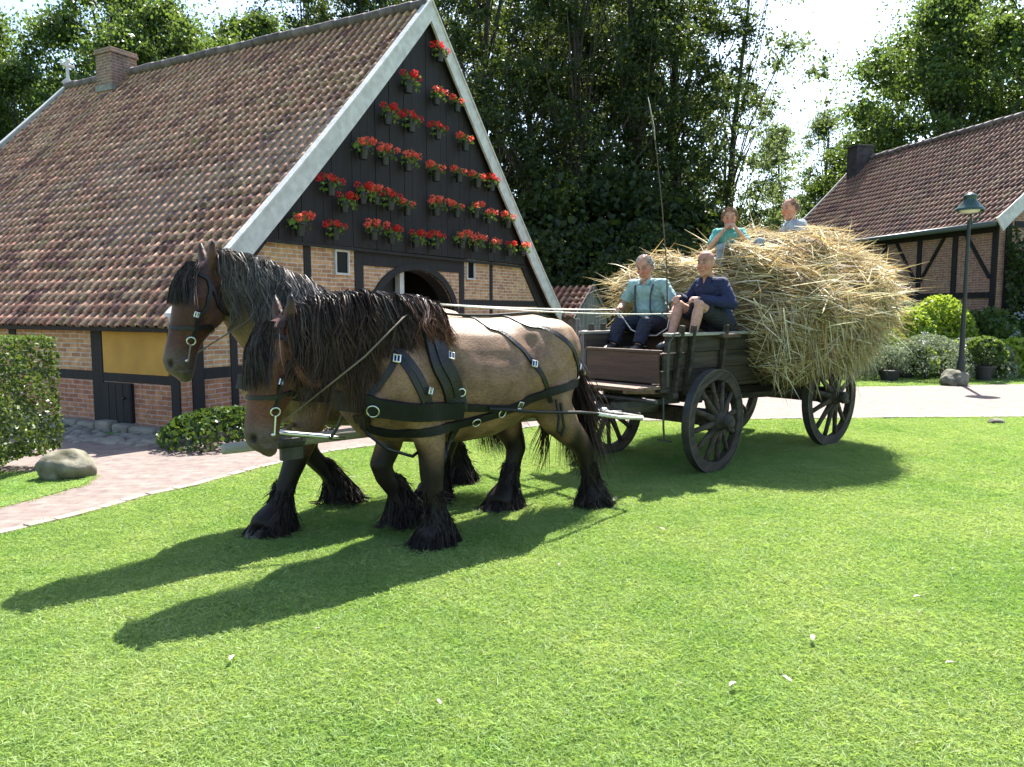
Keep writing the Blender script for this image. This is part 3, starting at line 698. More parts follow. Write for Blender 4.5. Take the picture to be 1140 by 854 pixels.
    def groove(pl, depth, w_, y0=.08):
        best = np.full(len(X), 9.0)
        for (ax, az), (bx, bz) in zip(pl[:-1], pl[1:]):
            d2 = np.array([bx - ax, bz - az]); q_ = X[:, [0, 2]] - np.array([ax, az]); tt_ = np.clip((q_ @ d2) / (d2 @ d2), 0, 1); best = np.minimum(best, np.linalg.norm(q_ - tt_[:, None] * d2, axis=1))
        g_ = depth * np.exp(-(best / w_) ** 2) * (np.abs(X[:, 1]) > y0); X[:] = X - Nn * g_[:, None]
    groove([(.04, 1.5), (-.09, 1.25), (-.06, .95)], .018, .05); groove([(-.80, 1.42), (-.72, 1.15), (-.78, .92), (-.9, .8)], .03, .07); groove([(-1.25, 1.42), (-1.2, 1.1), (-1.22, .8)], .014, .05)
    groove([(.2, 1.66), (.36, 1.4), (.5, 1.15)], .02, .06); groove([(-.02, .95), (.1, .86), (.24, .93)], .014, .04); groove([(-.3, 1.35), (-.55, 1.3), (-.8, 1.4)], .012, .08); groove([(.08, 1.3), (.2, 1.12), (.28, .98)], -.012, .07)
    groove([(-1.05, .95), (-1.12, .72)], -.014, .05)
    def hgroove(pl, depth, w_): groove([(tuple(hp(*a))[0], tuple(hp(*a))[2]) for a in pl], depth, w_, .03)
    hgroove([(.12, -.06), (.28, -.13), (.36, -.09)], -.008, .03); hgroove([(.22, .05), (.42, .0), (.5, .0)], -.012, .025); hgroove([(.25, .02), (.36, -.05)], .012, .03); hgroove([(.70, -.05), (.715, .03)], .012, .012); hgroove([(.5, .045), (.62, .03)], .008, .03)
    me.vertices.foreach_set('co', X.astype(np.float32).ravel()); me.update()
    # coat colours of the animal, with light and shade painted over them
    x, y, z = X.T
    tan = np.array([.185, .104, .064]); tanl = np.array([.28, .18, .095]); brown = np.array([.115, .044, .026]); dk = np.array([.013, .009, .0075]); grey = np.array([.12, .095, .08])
    C = np.tile(tan if near else tanl * .95, (len(X), 1))
    def mix(C, c, wgt): return C * (1 - wgt[:, None]) + c * wgt[:, None]
    q = X - np.array(poll); sH = q @ np.array(d); oH = q @ np.array(nf)
    headw = ss(-.30, -.05, oH) * ss(-.15, .05, sH) if near else ss(-.24, -.10, oH) * ss(-.15, .0, sH)
    neckw = ss(.2, .62, x) * ss(1.12, 1.3, z)
    C = mix(C, brown * 1.7 if near else np.array([.2, .13, .07]), neckw * (.75 if near else .55))
    C = mix(C, np.array([.30, .195, .118]), ss(1.32, 1.6, z) * ss(.3, -.1, x) * .8); C = mix(C, np.array([.13, .075, .04]), np.exp(-((x + .3) / .35) ** 2 - ((z - 1.02) / .16) ** 2) * .6)  # sunlight on the back and shade round the barrel, painted into the coat
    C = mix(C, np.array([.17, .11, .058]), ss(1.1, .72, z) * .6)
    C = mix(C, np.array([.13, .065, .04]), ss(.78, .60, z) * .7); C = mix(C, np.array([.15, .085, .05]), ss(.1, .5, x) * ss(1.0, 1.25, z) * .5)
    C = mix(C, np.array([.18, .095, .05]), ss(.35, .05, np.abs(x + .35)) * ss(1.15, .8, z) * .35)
    C = mix(C, brown if near else brown * .62, headw)
    C = mix(C, grey * (.8 if near else .7), headw * ss(.52, .70, sH) * .85)
    C = mix(C, dk * 2.5, headw * ss(.06, .0, sH) * .6); C = mix(C, np.array([.075, .033, .021]), ss(-.01, -.04, sH) * ss(-.16, -.08, oH) * (z > poll.z - .03)); C = mix(C, dk * 1.3, ss(-.13, -.19, sH) * (z > poll.z + .1))
    legz = ss(.78, .56, z + .05 * np.sin(x * 30) + .03 * np.sin(y * 50)); C = mix(C, dk, legz)
    C = mix(C, np.array([.12, .105, .09]), ss(.085, .05, z) * .75)
    C = mix(C, np.array([.01, .007, .006]), dark)
    C *= (1 + .10 * np.sin(x * 9 + z * 7) * np.sin(z * 11 - y * 6))[:, None]
    set_col(me, np.clip(C, .004, 1))
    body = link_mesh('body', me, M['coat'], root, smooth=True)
    bvh = BVHTree.FromPolygons([Vector(v) for v in X], [tuple(p.vertices) for p in me.polygons])
    for s_ in (1, -1):
        m2 = MB(); m2.ball(hp(.175, .07, .112 * s_), (.022, .016, .02)); m2.build('eye', M['eye'], root, smooth=True)
    def top(x_):
        h_ = bvh.ray_cast(Vector((x_, 0, 3)), Vector((0, 0, -1))); return h_[0].z if h_[0] else 1.6
    # ---------------------------------------------------------- mane on the left side of the neck
    K = 9; parts = []
    x0, x1 = (-.02, 1.0) if near else (.02, .84)
    n = 6500 if near else 4600; nl = 110
    locks = rg.uniform(x0, x1, nl); lx = rg.normal(0, .075, nl); ll = rg.uniform(.55, 1.25, nl); lp = rg.uniform(0, 6.28, nl); lc = rg.random(nl); ly = rg.uniform(0, .05, nl)
    li = rg.integers(0, nl, n); xr = np.clip(locks[li] + rg.normal(0, .022, n), x0, x1); t = np.linspace(0, 1, K)
    zt = np.array([top(v) for v in np.linspace(x0, x1, 60)]); z0 = np.interp(xr, np.linspace(x0, x1, 60), zt)
    hw = np.interp(xr, [p[0] for p in neck], [p[3] for p in neck]) + .015
    if near: Lm = np.interp(xr, [0, .15, .35, .7, 1.0], [.44, .54, .5, .7, .62])
    else: Lm = np.interp(xr, [0, .3, .6, .85], [.36, .44, .46, .42])
    L = Lm * ll[li] * rg.uniform(.7, 1.12, n)
    right = rg.random(n) < .12; sgn = np.where(right, -1, 1)
    yy = (hw + ly[li] + rg.uniform(0, .035, n))[:, None] * (1 - np.exp(-3.6 * t[None, :]))
    zz = z0[:, None] + .02 - L[:, None] * (t[None, :] ** 1.25) + .055 * np.sin(math.pi * np.minimum(t * 2.2, 1))[None, :] * rg.uniform(.3, 1.5, n)[:, None]
    wav = .026 * np.sin(t[None, :] * (7 + 4 * lc[li][:, None]) + lp[li][:, None]) * t[None, :]
    xr_ = xr; xr = xr[:, None] + (locks[li] - xr)[:, None] * .7 * t[None, :] ** 1.5; wav = wav * 1.5
    xx = xr + (lx[li][:, None] + (-.05 if near else -.1)) * t[None, :] + wav + rg.normal(0, .014, n)[:, None] * t[None, :] + (rg.random(n) < .08)[:, None] * rg.normal(0, .07, n)[:, None] * t[None, :] ** 2
    xr = xr_
    P = np.stack([xx, sgn[:, None] * (yy + .006 + rg.normal(0, .008, n)[:, None]), zz], 2)
    g = rg.random(n)[:, None]
    if near:
        c0 = np.array([.021, .0145, .0125]) * (.5 + 1.0 * g) * (.5 + 1.3 * lc[li][:, None]) + .10 * (lc[li][:, None] > .75) * np.array([1, .98, 1.0]) * rg.random((n, 1))
        redtip = (xr < .22)[:, None]; c1 = np.where(redtip, np.array([.14, .05, .022]) * (.6 + .8 * g), np.array([.05, .027, .018]) * (.4 + 1.4 * g))
    else:
        lt = (.12 + .7 * lc[li])[:, None]; c0 = np.array([.48, .40, .35]) * (.3 + .9 * g) * lt; c1 = np.array([.26, .23, .21]) * (.3 + 1.1 * g) * lt
        c0 = np.where((xr > .66)[:, None], c0 * .5 * np.array([1, .88, .8]), c0)
    parts.append(strands(P, .0046, c0, c1, rg))
    hair_obj('mane', parts, root)
    # forelock
    n = 900; xr = rg.normal(0, .05, n); L = rg.uniform(.26, .46 if near else .34, n); parts = []
    s_ = L[:, None] * t[None, :]; o = np.interp(s_, [0, .1, .2, .3, .4, .5], [.11, .145, .16, .15, .14, .135]) + rg.uniform(.0, .03, n)[:, None] * (.3 + t[None, :])
    side = (rg.normal(0.03, .07, n))[:, None] * t[None, :] + xr[:, None]
    P = np.array(poll)[None, None, :] + (s_ - .03)[..., None] * np.array(d) + (o * np.maximum(.55, 1 - (np.abs(side) / .2) ** 2))[..., None] * np.array(nf); P[..., 1] += side
    c0 = np.tile(np.array([.035, .026, .022]), (n, 1)) * rg.uniform(.5, 1.6, (n, 1)); parts.append(strands(P, .0055, c0, c0 * 1.1, rg)); 
    if near:  # a long reddish lock hanging past the cheek
        n = 90; b = np.array(hp(.0, .0, .1)); e = np.array(hp(.34, -.12, .17)); m_ = np.array(hp(.16, .0, .15)); tail_ = np.array(hp(.32, -.22, .2))
        tt = t[None, :, None]; P = (1 - tt) ** 3 * b + 3 * (1 - tt) ** 2 * tt * m_ + 3 * (1 - tt) * tt ** 2 * e + tt ** 3 * tail_
        P = P + rg.normal(0, .012, (n, 1, 3)); c0 = np.tile(np.array([.11, .045, .026]), (n, 1)) * rg.uniform(.4, 1.5, (n, 1)); parts.append(strands(P, .005, c0, c0 * 1.3, rg))
    hair_obj('forelock', parts, root)
    # ---------------------------------------------------------- tail
    n = 1900; K2 = 12; t = np.linspace(0, 1, K2); b = np.array([-1.43, 0, 1.34 if near else 1.40])
    L = rg.uniform(.6, 1.08, n); ph = rg.uniform(0, 6.28, n); sw = rg.normal(0, .13, n); back = np.abs(rg.normal(.12, .12, n)); lk = rg.integers(0, 24, n); lph = rg.uniform(0, 6.28, 24); lb = np.abs(rg.normal(.05, .13, 24))
    tt = t[None, :]
    px_ = b[0] - .07 * (1 - np.exp(-5 * tt)) - (back * .3 + lb[lk] * .6)[:, None] * tt ** 1.6 + .025 * np.sin(tt * 9 + lph[lk][:, None]) * tt
    py_ = rg.normal(0, .035, n)[:, None] + sw[:, None] * tt + .02 * np.sin(tt * 8 + lph[lk][:, None]) * tt + (.1 if near else .22) * tt
    pz_ = b[2] - .03 * tt - L[:, None] * tt ** 1.15
    c0 = np.tile(np.array([.045, .022, .015]), (n, 1)) * rg.uniform(.4, 1.7, (n, 1)); c1 = np.tile(np.array([.03, .02, .016]), (n, 1)) * rg.uniform(.3, 1.6, (n, 1))
    parts = [strands(np.stack([px_, py_, pz_], 2), .0065, c0, c1, rg)]
    n = 70   # wisps blown sideways
    bx = -1.42; L = rg.uniform(.5, .85, n); lk = rg.integers(0, 7, n); lp = rg.uniform(.1, .5, 7); q = rg.uniform(0, 6.28, 7)
    px_ = bx - .05 * tt + (lp[lk] * .65 if near else lp[lk])[:, None] * tt ** .8 + .02 * np.sin(tt * 10 + q[lk][:, None]) + rg.normal(0, .015, n)[:, None] * tt
    py_ = (rg.normal(-.02, .02, n)[:, None] + (-.12 if near else .25) * tt + 0 * px_); pz_ = 1.05 - L[:, None] * tt
    if near: parts.append(strands(np.stack([px_, py_, pz_], 2), .009, c0[:n], c1[:n], rg))
    hair_obj('tail', parts, root)
    # ---------------------------------------------------------- feather round the feet
    t = np.linspace(0, 1, 6)[None, :]
    for kind, s_, P in legs:
        n = 2800; nk = 210; f = P[-1][0]
        kk = rg.uniform(0, 1, nk) ** .8; kth = np.where(rg.random(nk) < .5, rg.normal(math.pi, .8, nk), rg.uniform(0, 6.28, nk)); kL = rg.uniform(.55, 1.3, nk); kf = rg.uniform(.2, 1.4, nk); ksw = rg.normal(0, .25, nk)
        ci_ = rg.integers(0, nk, n); k_ = np.clip(kk[ci_] + rg.normal(0, .05, n), 0, 1); zs = .40 - .35 * k_; za = np.array([p.z for p, _ in P])[::-1]; xa = np.array([p.x for p, _ in P])[::-1]; ra = np.array([r_ for _, r_ in P])[::-1]
        cx = np.interp(zs, za, xa); cr = np.interp(zs, za, ra); dth = rg.normal(0, .2, n)
        th = kth[ci_][:, None] + dth[:, None] * (1 - .8 * t) + ksw[ci_][:, None] * t
        L = (.08 + .13 * k_) * kL[ci_] * rg.uniform(.6, 1.2, n); fl = (.06 + .46 * k_ ** 1.5) * kf[ci_]
        rr = cr[:, None] * .97 + .004 + L[:, None] * fl[:, None] * (t ** .8)
        px_ = cx[:, None] + np.cos(th) * rr - (.02 * t) + (f.x - cx)[:, None] * t * .35; py_ = f.y + np.sin(th) * rr * .9; pz_ = np.maximum(zs[:, None] - L[:, None] * (t ** 1.3) * .95, .012) + f.z
        stray = (rg.random(n) < .06)[:, None]; px_ = px_ + stray * rg.normal(0, .04, (n, 1)) * t; pz_ = pz_ + stray * .03 * t
        c0 = np.tile(np.array([.011, .008, .007]), (n, 1)) * rg.uniform(.4, 1.8, (n, 1)); c1 = c0 * rg.uniform(.8, 3.6, (n, 1))
        hair_obj('feather', [strands(np.stack([px_, py_, pz_], 2), .0050, c0, c1, rg)], root)
    # ---------------------------------------------------------- harness
    def snap(p, off=.008):
        p = Vector(p)
        if p.y >= .39:
            h_ = bvh.ray_cast(Vector((p.x, 1.5, p.z)), Vector((0, -1, 0)))
            if h_[0] is not None and h_[0].y > .03: return h_[0] + h_[1] * off, h_[1]
        q, nn, _, _ = bvh.find_nearest(p); return q + nn * off, nn
    def strap(pts, wd, name='strap', material=None, off=.006, th=.007, parent=None, samples=8, smooth_=7, raise_=None):
        P = []
        for i in range(len(pts) - 1):
            for k in range(samples): P.append(Vector(pts[i]).lerp(Vector(pts[i + 1]), k / samples))
        P.append(Vector(pts[-1])); Q = [snap(p, off) for p in P]
        qs = [q for q, _ in Q]; ns = [nn for _, nn in Q]
        for _ in range(smooth_):
            qs = [qs[0]] + [(qs[i - 1] + qs[i] * 2 + qs[i + 1]) / 4 for i in range(1, len(qs) - 1)] + [qs[-1]]
            ns = [ns[0]] + [(ns[i - 1] + ns[i] + ns[i + 1]).normalized() for i in range(1, len(ns) - 1)] + [ns[-1]]
        m2 = MB(); rings = []
        for i, q in enumerate(qs):
            T = (qs[min(i + 1, len(qs) - 1)] - qs[max(i - 1, 0)]).normalized(); B = T.cross(ns[i]).normalized(); N = B.cross(T).normalized()
            if N.dot(ns[i]) < 0: N = -N
            rings.append((q, B, N))
        vs_ = []; fs = []
        for q, B, N in rings: vs_ += [q - B * wd / 2 - N * .01, q - B * wd / 2 + N * th, q + B * wd / 2 + N * th, q + B * wd / 2 - N * .01]
        for i in range(len(rings) - 1):
            for k in range(4): fs.append((i * 4 + k, i * 4 + (k + 1) % 4, i * 4 + 4 + (k + 1) % 4, i * 4 + 4 + k))
        e = (len(rings) - 1) * 4; fs += [(0, 3, 2, 1), (e, e + 1, e + 2, e + 3)]
        m2.add(vs_, fs); return m2.build(name, material or M['leather'], parent or root)
    def buckle(p, size=.045, name='buckle', ring=False, off=.02, par=None):
        q, nn = snap(p, off); m2 = MB(); a = nn.cross(Vector((1, 0, .3))).normalized(); b = nn.cross(a)
        pts = []
        N = 16 if ring else 4
        for i in range(N + 1):
            tt_ = 2 * math.pi * i / N + (0 if ring else math.pi / 4); pts.append(q + a * math.cos(tt_) * size * (1 if ring else 1.1) + b * math.sin(tt_) * size)
        m2.tube(pts, .006 if not ring else .0055, 6)
        if not ring: m2.span(q - a * size * .8, q + a * size * .8, .008, .006, nn)
        m2.build(name, M['steel'], par or root, smooth=ring)
    Y = .6
    if near:
        arc = [(.065 + .0 * 0, y_, z_) for y_, z_ in ((-.3, 1.5), (-.18, 1.72), (0, 1.8), (.18, 1.72), (.3, 1.5), (.5, 1.3))]
        strap(arc + [(.0, .6, 1.2), (-.06, .6, 1.06), (-.1, .6, .95)], .155, 'saddle_pad', off=.012, th=.018)
        strap([(x_ - .005, y_, z_ + .01) for (x_, y_, z_) in arc] + [(-.01, .6, 1.2), (-.08, .6, 1.06)], .045, 'saddle_strap', off=.03, th=.008)
        strap([(-.1, .6, 1.0), (-.13, .6, .9), (-.16, .3, .6), (-.16, 0, .5)], .05, 'girth', off=.01)
        buckle((-.03, .6, 1.33), .03, off=.04); buckle((-.11, .6, 1.09), .026, ring=True, off=.03)
        strap([(.6, -.1, 1.05), (.66, .05, 1.05), (.6, .3, 1.04), (.45, .6, 1.02), (.3, .6, .99), (.1, .6, .97), (-.14, .6, .965)], .125, 'breast_collar', M['green_band'], off=.014, th=.02)
        strap([(-.12, .6, .985), (-.3, .6, .97), (-.5, .6, .95)], .05, 'trace_strap', M['green_band'], off=.02, th=.01)
        strap([(.58, .1, .93), (.5, .6, .88), (.34, .6, .83), (.1, .6, .83), (-.1, .6, .855), (-.46, .6, .92), (-.7, .6, .975), (-.86, .6, 1.02), (-1.1, .6, 1.06), (-1.35, .6, 1.085), (-1.5, .2, 1.09), (-1.5, -.2, 1.09), (-1.3, -.6, 1.08)], .062, 'breeching', M['green_band'], off=.012, th=.012)
        strap([(-.45, -.45, 1.5), (-.45, 0, 1.75), (-.46, .3, 1.62), (-.62, .6, 1.42), (-.72, .6, 1.34), (-.82, .6, 1.2), (-.9, .6, 1.08), (-.97, .6, .95)], .036, 'hip_strap')
        strap([(-.74, -.4, 1.55), (-.76, 0, 1.8), (-.8, .25, 1.65), (-1.04, .6, 1.47), (-1.2, .6, 1.34), (-1.31, .6, 1.2), (-1.38, .5, 1.08)], .036, 'rump_strap')
        strap([(.0, 0, 1.85), (-.3, .02, 1.8), (-.6, .02, 1.8), (-.85, .02, 1.8), (-1.2, .0, 1.75), (-1.42, 0, 1.5)], .04, 'back_strap', off=.016)
        strap([(.36, .6, 1.36), (.45, .6, 1.2), (.55, .45, 1.07)], .045, 'neck_strap'); strap([(.36, .6, 1.36), (.28, .6, 1.2), (.2, .6, 1.04)], .045, 'neck_strap')
        strap([(.30, .1, 1.75), (.36, .4, 1.6), (.37, .5, 1.42), (.3, .6, 1.33), (.22, .6, 1.2), (.14, .6, 1.02)], .05, 'neck_strap')
        buckle((.37, .6, 1.33), .03, off=.03); buckle((.17, .6, 1.12), .026, off=.03)
        buckle((-.78, .6, 1.25), .028, off=.025); buckle((-.62, .6, .965), .033, off=.03); buckle((-1.33, .6, 1.2), .026, off=.025); buckle((-.26, .6, .875), .032, ring=True, off=.03); buckle((-.46, .6, .92), .03, ring=True, off=.03)
        buckle((.57, .35, .98), .04, ring=True, off=.04)
        lp_ = [(-.95, .43, .98), (-.965, .45, .85), (-.95, .45, .74), (-.99, .45, .70), (-1.02, .45, .76), (-.99, .44, .95)]
        m2 = MB(); m2.tube(lp_, .012, 6); m2.build('loop_strap', M['leather'], root)
        m2 = MB(); m2.tube([(.55, .2, .86), (.42, .25, .74), (.2, .22, .66), (.05, .15, .7)], .012, 6); m2.build('chest_strap', M['leather'], root)
        for y_ in (.1, -.1):
            m2 = MB(); c = snap((.03, y_, 1.8), .05)[0]; m2.tube([c + Vector((.0, .028 * math.cos(a_), .02 + .028 * math.sin(a_))) for a_ in np.linspace(0, 6.29, 14)], .006, 6); m2.build('terret', M['steel'], root)
    else:
        strap([(.06, -.3, 1.5), (.06, 0, 1.85), (.06, .3, 1.5), (0, .6, 1.2), (-.1, .6, 1.0)], .1, 'saddle_pad', off=.012, th=.016)
        strap([(.6, -.3, 1.12), (.68, 0, 1.12), (.6, .3, 1.1), (.3, .6, 1.04), (-.14, .6, 1.0), (-.6, .6, .97)], .11, 'breast_collar', M['green_band'], off=.014, th=.02)
        strap([(-.75, -.4, 1.6), (-.76, 0, 1.85), (-.8, .3, 1.65), (-1.1, .6, 1.45), (-1.36, .5, 1.1)], .036, 'rump_strap')
        for y_ in (.1, -.1):
            m2 = MB(); c = snap((.03, y_, 1.8), .04)[0]; m2.tube([c + Vector((.0, .028 * math.cos(a_), .02 + .028 * math.sin(a_))) for a_ in np.linspace(0, 6.29, 14)], .006, 6); m2.build('terret', M['steel'], root)
    # bridle
    def hs(s, o, y): return tuple(hp(s, o, y))
    br = strap([hs(.02, .12, -.15), hs(.05, .16, 0), hs(.02, .1, .2), hs(.02, -.02, .3), hs(.14, -.04, .3), hs(.3, -.03, .3), hs(.44, -.03, .3), hs(.58, -.02, .3)], .024, 'bridle', off=.01)
    strap([hs(.44, -.06, -.3), hs(.45, .08, -.2), hs(.45, .2, 0), hs(.45, .12, .2), hs(.45, 0, .3), hs(.44, -.1, .25), hs(.43, -.2, .0)], .026, 'noseband', off=.01, parent=br)
    strap([hs(.03, -.02, .3), hs(.2, -.15, .3), hs(.33, -.25, .1), hs(.36, -.28, 0)], .02, 'throat_lash', off=.01, parent=br)
    buckle(hs(.33, -.03, .3), .02, par=br); buckle(hs(.58, -.01, .3), .028, 'bit_ring', ring=True, off=.022, par=br)
    m2 = MB(); c = snap(hs(.58, -.01, .3), .03)[0]; m2.span(c + d * .02, c + d * .14 - nf * .01, .010, .009); m2.ball(c + d * .135, .011); m2.build('bit_shank', M['steel'], br)
    return root, bvh, hp
near_horse, bvhN, hpN = horse('horse', 'dun draught horse nearer the camera with black mane, head held low, full black harness', N0, True)
far_horse, bvhF, hpF = horse('horse', 'draught horse behind its partner with head held high and silver grey mane', F0, False)
# ------------------------------------------------------------------ wagon
WH = HEAD
wagon = empty('wagon', W0, WH, 'old dark wooden farm wagon with spoked wheels, drawn by two horses and loaded with straw', 'wagon')
def wheel(x, y, r, nsp, yaw=0.0):
    s_ = 1 if y > 0 else -1
    rt = bpy.data.objects.new('wheel', None); col.objects.link(rt); rt.parent = wagon; rt.location = (x, y, r); rt.rotation_euler = (0, rnd.uniform(0, .5), yaw); rt.empty_display_size = .1
    def ring(mb, r0, r1, w_, y0=0, n=48):
        vs_, fs = [], []
        for i in range(n):
            t = 2 * math.pi * i / n; c, sn = math.cos(t), math.sin(t)
            for rr, yy in ((r0, y0 - w_ / 2), (r1, y0 - w_ / 2), (r1, y0 + w_ / 2), (r0, y0 + w_ / 2)): vs_.append((rr * c, yy, rr * sn))
        for i in range(n):
            for k in range(4): fs.append((i * 4 + k, i * 4 + (k + 1) % 4, ((i + 1) % n) * 4 + (k + 1) % 4, ((i + 1) % n) * 4 + k))
        mb.add(vs_, fs)
    mb = MB(); ring(mb, r - .112, r - .014, .078); mb.build('rim', M['wood_dark'], rt, bevel=.008)
    mb = MB(); ring(mb, r - .0138, r, .085); mb.build('tyre', M['iron'], rt)
    mb = MB()
    for i in range(nsp):
        t = 2 * math.pi * (i + .3) / nsp; dv = Vector((math.cos(t), 0, math.sin(t)))
        mb.tube([dv * .07 + Vector((0, s_ * .05, 0)), dv * .16 + Vector((0, s_ * .045, 0)), dv * (r * .6) + Vector((0, s_ * .02, 0)), dv * (r - .09)], [.034, .03, .024, .026], 8, 1.2)
    mb.build('spokes', M['wood_dark'], rt, smooth=True)
    mb = MB(); mb.lathe([(0, s_ * .21), (.05, s_ * .21), (.06, s_ * .2), (.068, s_ * .12), (.09, s_ * .09), (.105, s_ * .04), (.105, -s_ * .05), (.085, -s_ * .13), (.0, -s_ * .13)], 20, axis='y'); mb.build('hub', M['wood_dark'], rt, smooth=True)
    mb = MB(); mb.lathe([(.098, s_ * .085), (.101, s_ * .085), (.101, s_ * .07), (.098, s_ * .07)], 20, axis='y'); mb.lathe([(.066, s_ * .2), (.072, s_ * .2), (.074, s_ * .165), (.068, s_ * .165)], 20, axis='y'); mb.build('hub_band', M['iron'], rt)
wheel(0, .68, .53, 12, R(4)); wheel(0, -.68, .53, 12, R(4)); wheel(-2.43, .68, .60, 12); wheel(-2.43, -.68, .60, 12)
mb = MB(); mb.box((0, 0, .56), (.14, 1.2, .16)); mb.box((0, 0, .76), (.13, 1.0, .13)); mb.box((.0, 0, .86), (.2, .9, .05)); mb.build('front_axle', M['wood_dark'], wagon, bevel=.01)
mb = MB(); mb.box((-2.43, 0, .62), (.15, 1.2, .18)); mb.box((-2.43, 0, .76), (.13, 1.05, .09)); mb.build('rear_axle', M['wood_dark'], wagon, bevel=.01)
mb = MB(); mb.span((.2, 0, .7), (-2.9, 0, .68), .09, .1); mb.span((-.2, 0, .68), (-2.3, .38, .64), .06, .07); mb.span((-.2, 0, .68), (-2.3, -.38, .64), .06, .07); mb.build('reach_pole', M['wood_dark'], wagon, bevel=.01)
# body
mb = MB()
for k in range(5): mb.box((-1.15, -.4 + k * .2, .86), (3.55, .192, .035))
for x in (.5, -.5, -1.5, -2.6): mb.box((x, 0, .815), (.08, 1.16, .055))
mb.build('floor', M['wood_dark'], wagon)
for s_ in (1, -1):
    mb = MB(); zb = .885
    for k, (z0, z1) in enumerate(((.885, 1.055), (1.06, 1.23), (1.235, 1.395))):
        mb.prism([(.62, s_ * (.47 + (z0 - .885) * .14)), (-2.95, s_ * (.47 + (z0 - .885) * .14)), (-2.95, s_ * (.5 + (z0 - .885) * .14)), (.62, s_ * (.5 + (z0 - .885) * .14))], 'z', z0, z1)
    sd_ = mb.build('side_board', M['wood_dark'], wagon, bevel=.004)
    mb = MB(); mb.box((-1.16, s_ * .565, 1.41), (3.62, .085, .03)); mb.build('top_rail', M['wood_pale'] , sd_, bevel=.005)
    for x in (.45, .26, -.3, -1.2, -2.1, -2.85):
        mb = MB(); mb.span((x, s_ * .515, .8), (x, s_ * .605, 1.5), .05, .045, (1, 0, 0)); mb.build('stake', M['wood_dark'], sd_, bevel=.006)
    mb = MB(); mb.tube([(.66, s_ * .6, .92), (.67, s_ * .61, 1.2), (.66, s_ * .61, 1.34), (.58, s_ * .61, 1.42), (.5, s_ * .61, 1.42)], .012, 6); mb.build('iron_hook', M['iron'], sd_)
mb = MB(); mb.box((.635, 0, 1.08), (.03, .95, .30)); mb.box((.64, 0, 1.245), (.05, 1.0, .03)); mb.build('front_board', M['wood_brown'], wagon, bevel=.005)
mb = MB()
for k in range(3): mb.box((.76 + k * .12, 0, .905), (.112, 1.1, .03))
for y in (-.4, 0, .4): mb.span((.45, y, .84), (1.05, y, .885), .05, .05)
mb.build('footboard', mat('worn_brown_board', (.17, .10, .065), .7, .35, 8, .3, 30), wagon)
mb = MB(); mb.box((-.34, 0, 1.385), (.32, 1.3, .04)); mb.box((.28, 0, 1.2), (.4, .9, .03)); mb.box((-.34, 0, 1.14), (.05, .9, .45)); mb.build('bench', M['wood_brown'], wagon, bevel=.005)
mb = MB(); mb.box((-2.97, 0, 1.12), (.03, 1.05, .5)); mb.build('tailboard', M['wood_dark'], wagon)
# drawbar, yoke, swingletrees
PT = (N0 - W0) 
pole_front = 4.62
mb = MB(); mb.tube([(.1, 0, .62), (1.0, 0, .66), (2.6, .06, .72), (3.6, .1, .735), (4.75, .12, .735)], [.065, .06, .052, .045, .036], 10); pl = mb.build('drawbar', M['wood_pale'], wagon, smooth=True)
mb = MB(); mb.lathe([(.038, 4.18), (.05, 4.2), (.05, 4.36), (.038, 4.38)], 12, (0, .115, .735), 'x'); mb.box((4.27, .115, .66), (.16, .04, .11)); mb.build('pole_iron', M['iron'], pl)
mb = MB(); mb.tube([(4.4, .16, .82), (4.32, .18, .80), (4.1, .3, .77), (3.98, .36, .75)], [.016, .02, .018, .012], 8); mb.tube([(4.4, .07, .82), (4.32, .05, .8), (4.1, -.2, .8), (3.98, -.35, .8)], [.016, .02, .018, .012], 8); mb.build('breast_chain_bar', M['steel'], pl, smooth=True)
mb = MB()
c = [(4.1, .36, .76), (4.07, .4, .83), (4.05, .43, .9), (4.05, .47, .97)]
mb.tube(c, .012, 6); mb.build('breast_chain', M['iron'], pl)
for y, nm in ((.5, 'a'), (-.5, 'b')):
    mb = MB(); mb.tube([(1.42, y - .42, .72), (1.46, y - .2, .72), (1.48, y, .72), (1.46, y + .2, .72), (1.42, y + .42, .72)], [.022, .032, .038, .032, .022], 10); sw_ = mb.build('swingletree', M['wood_pale'], wagon, smooth=True)
    mb = MB(); mb.tube([(1.44, y, .72), (1.3, y * .97, .71), (1.1, y * .94, .69)], .02, 8); mb.ball((1.45, y, .74), (.05, .05, .035)); mb.build('link', M['steel'], sw_, smooth=True)
mb = MB(); mb.tube([(1.1, -.62, .68), (1.12, 0, .69), (1.1, .62, .68)], [.032, .045, .032], 10); mb.build('evener', M['wood_dark'], wagon, smooth=True)
mb = MB(); mb.tube([(.95, -.7, .8), (.95, .7, .8)], .02, 8); mb.span((.1, .3, .72), (1.1, .3, .74), .06, .06); mb.span((.1, -.3, .72), (1.1, -.3, .74), .06, .06); mb.tube([(.62, .52, .8), (.62, .53, .5), (.6, .53, .38)], .011, 6); mb.box((.6, .53, .375), (.03, .16, .015)); mb.build('futchel', M['iron'], wagon)
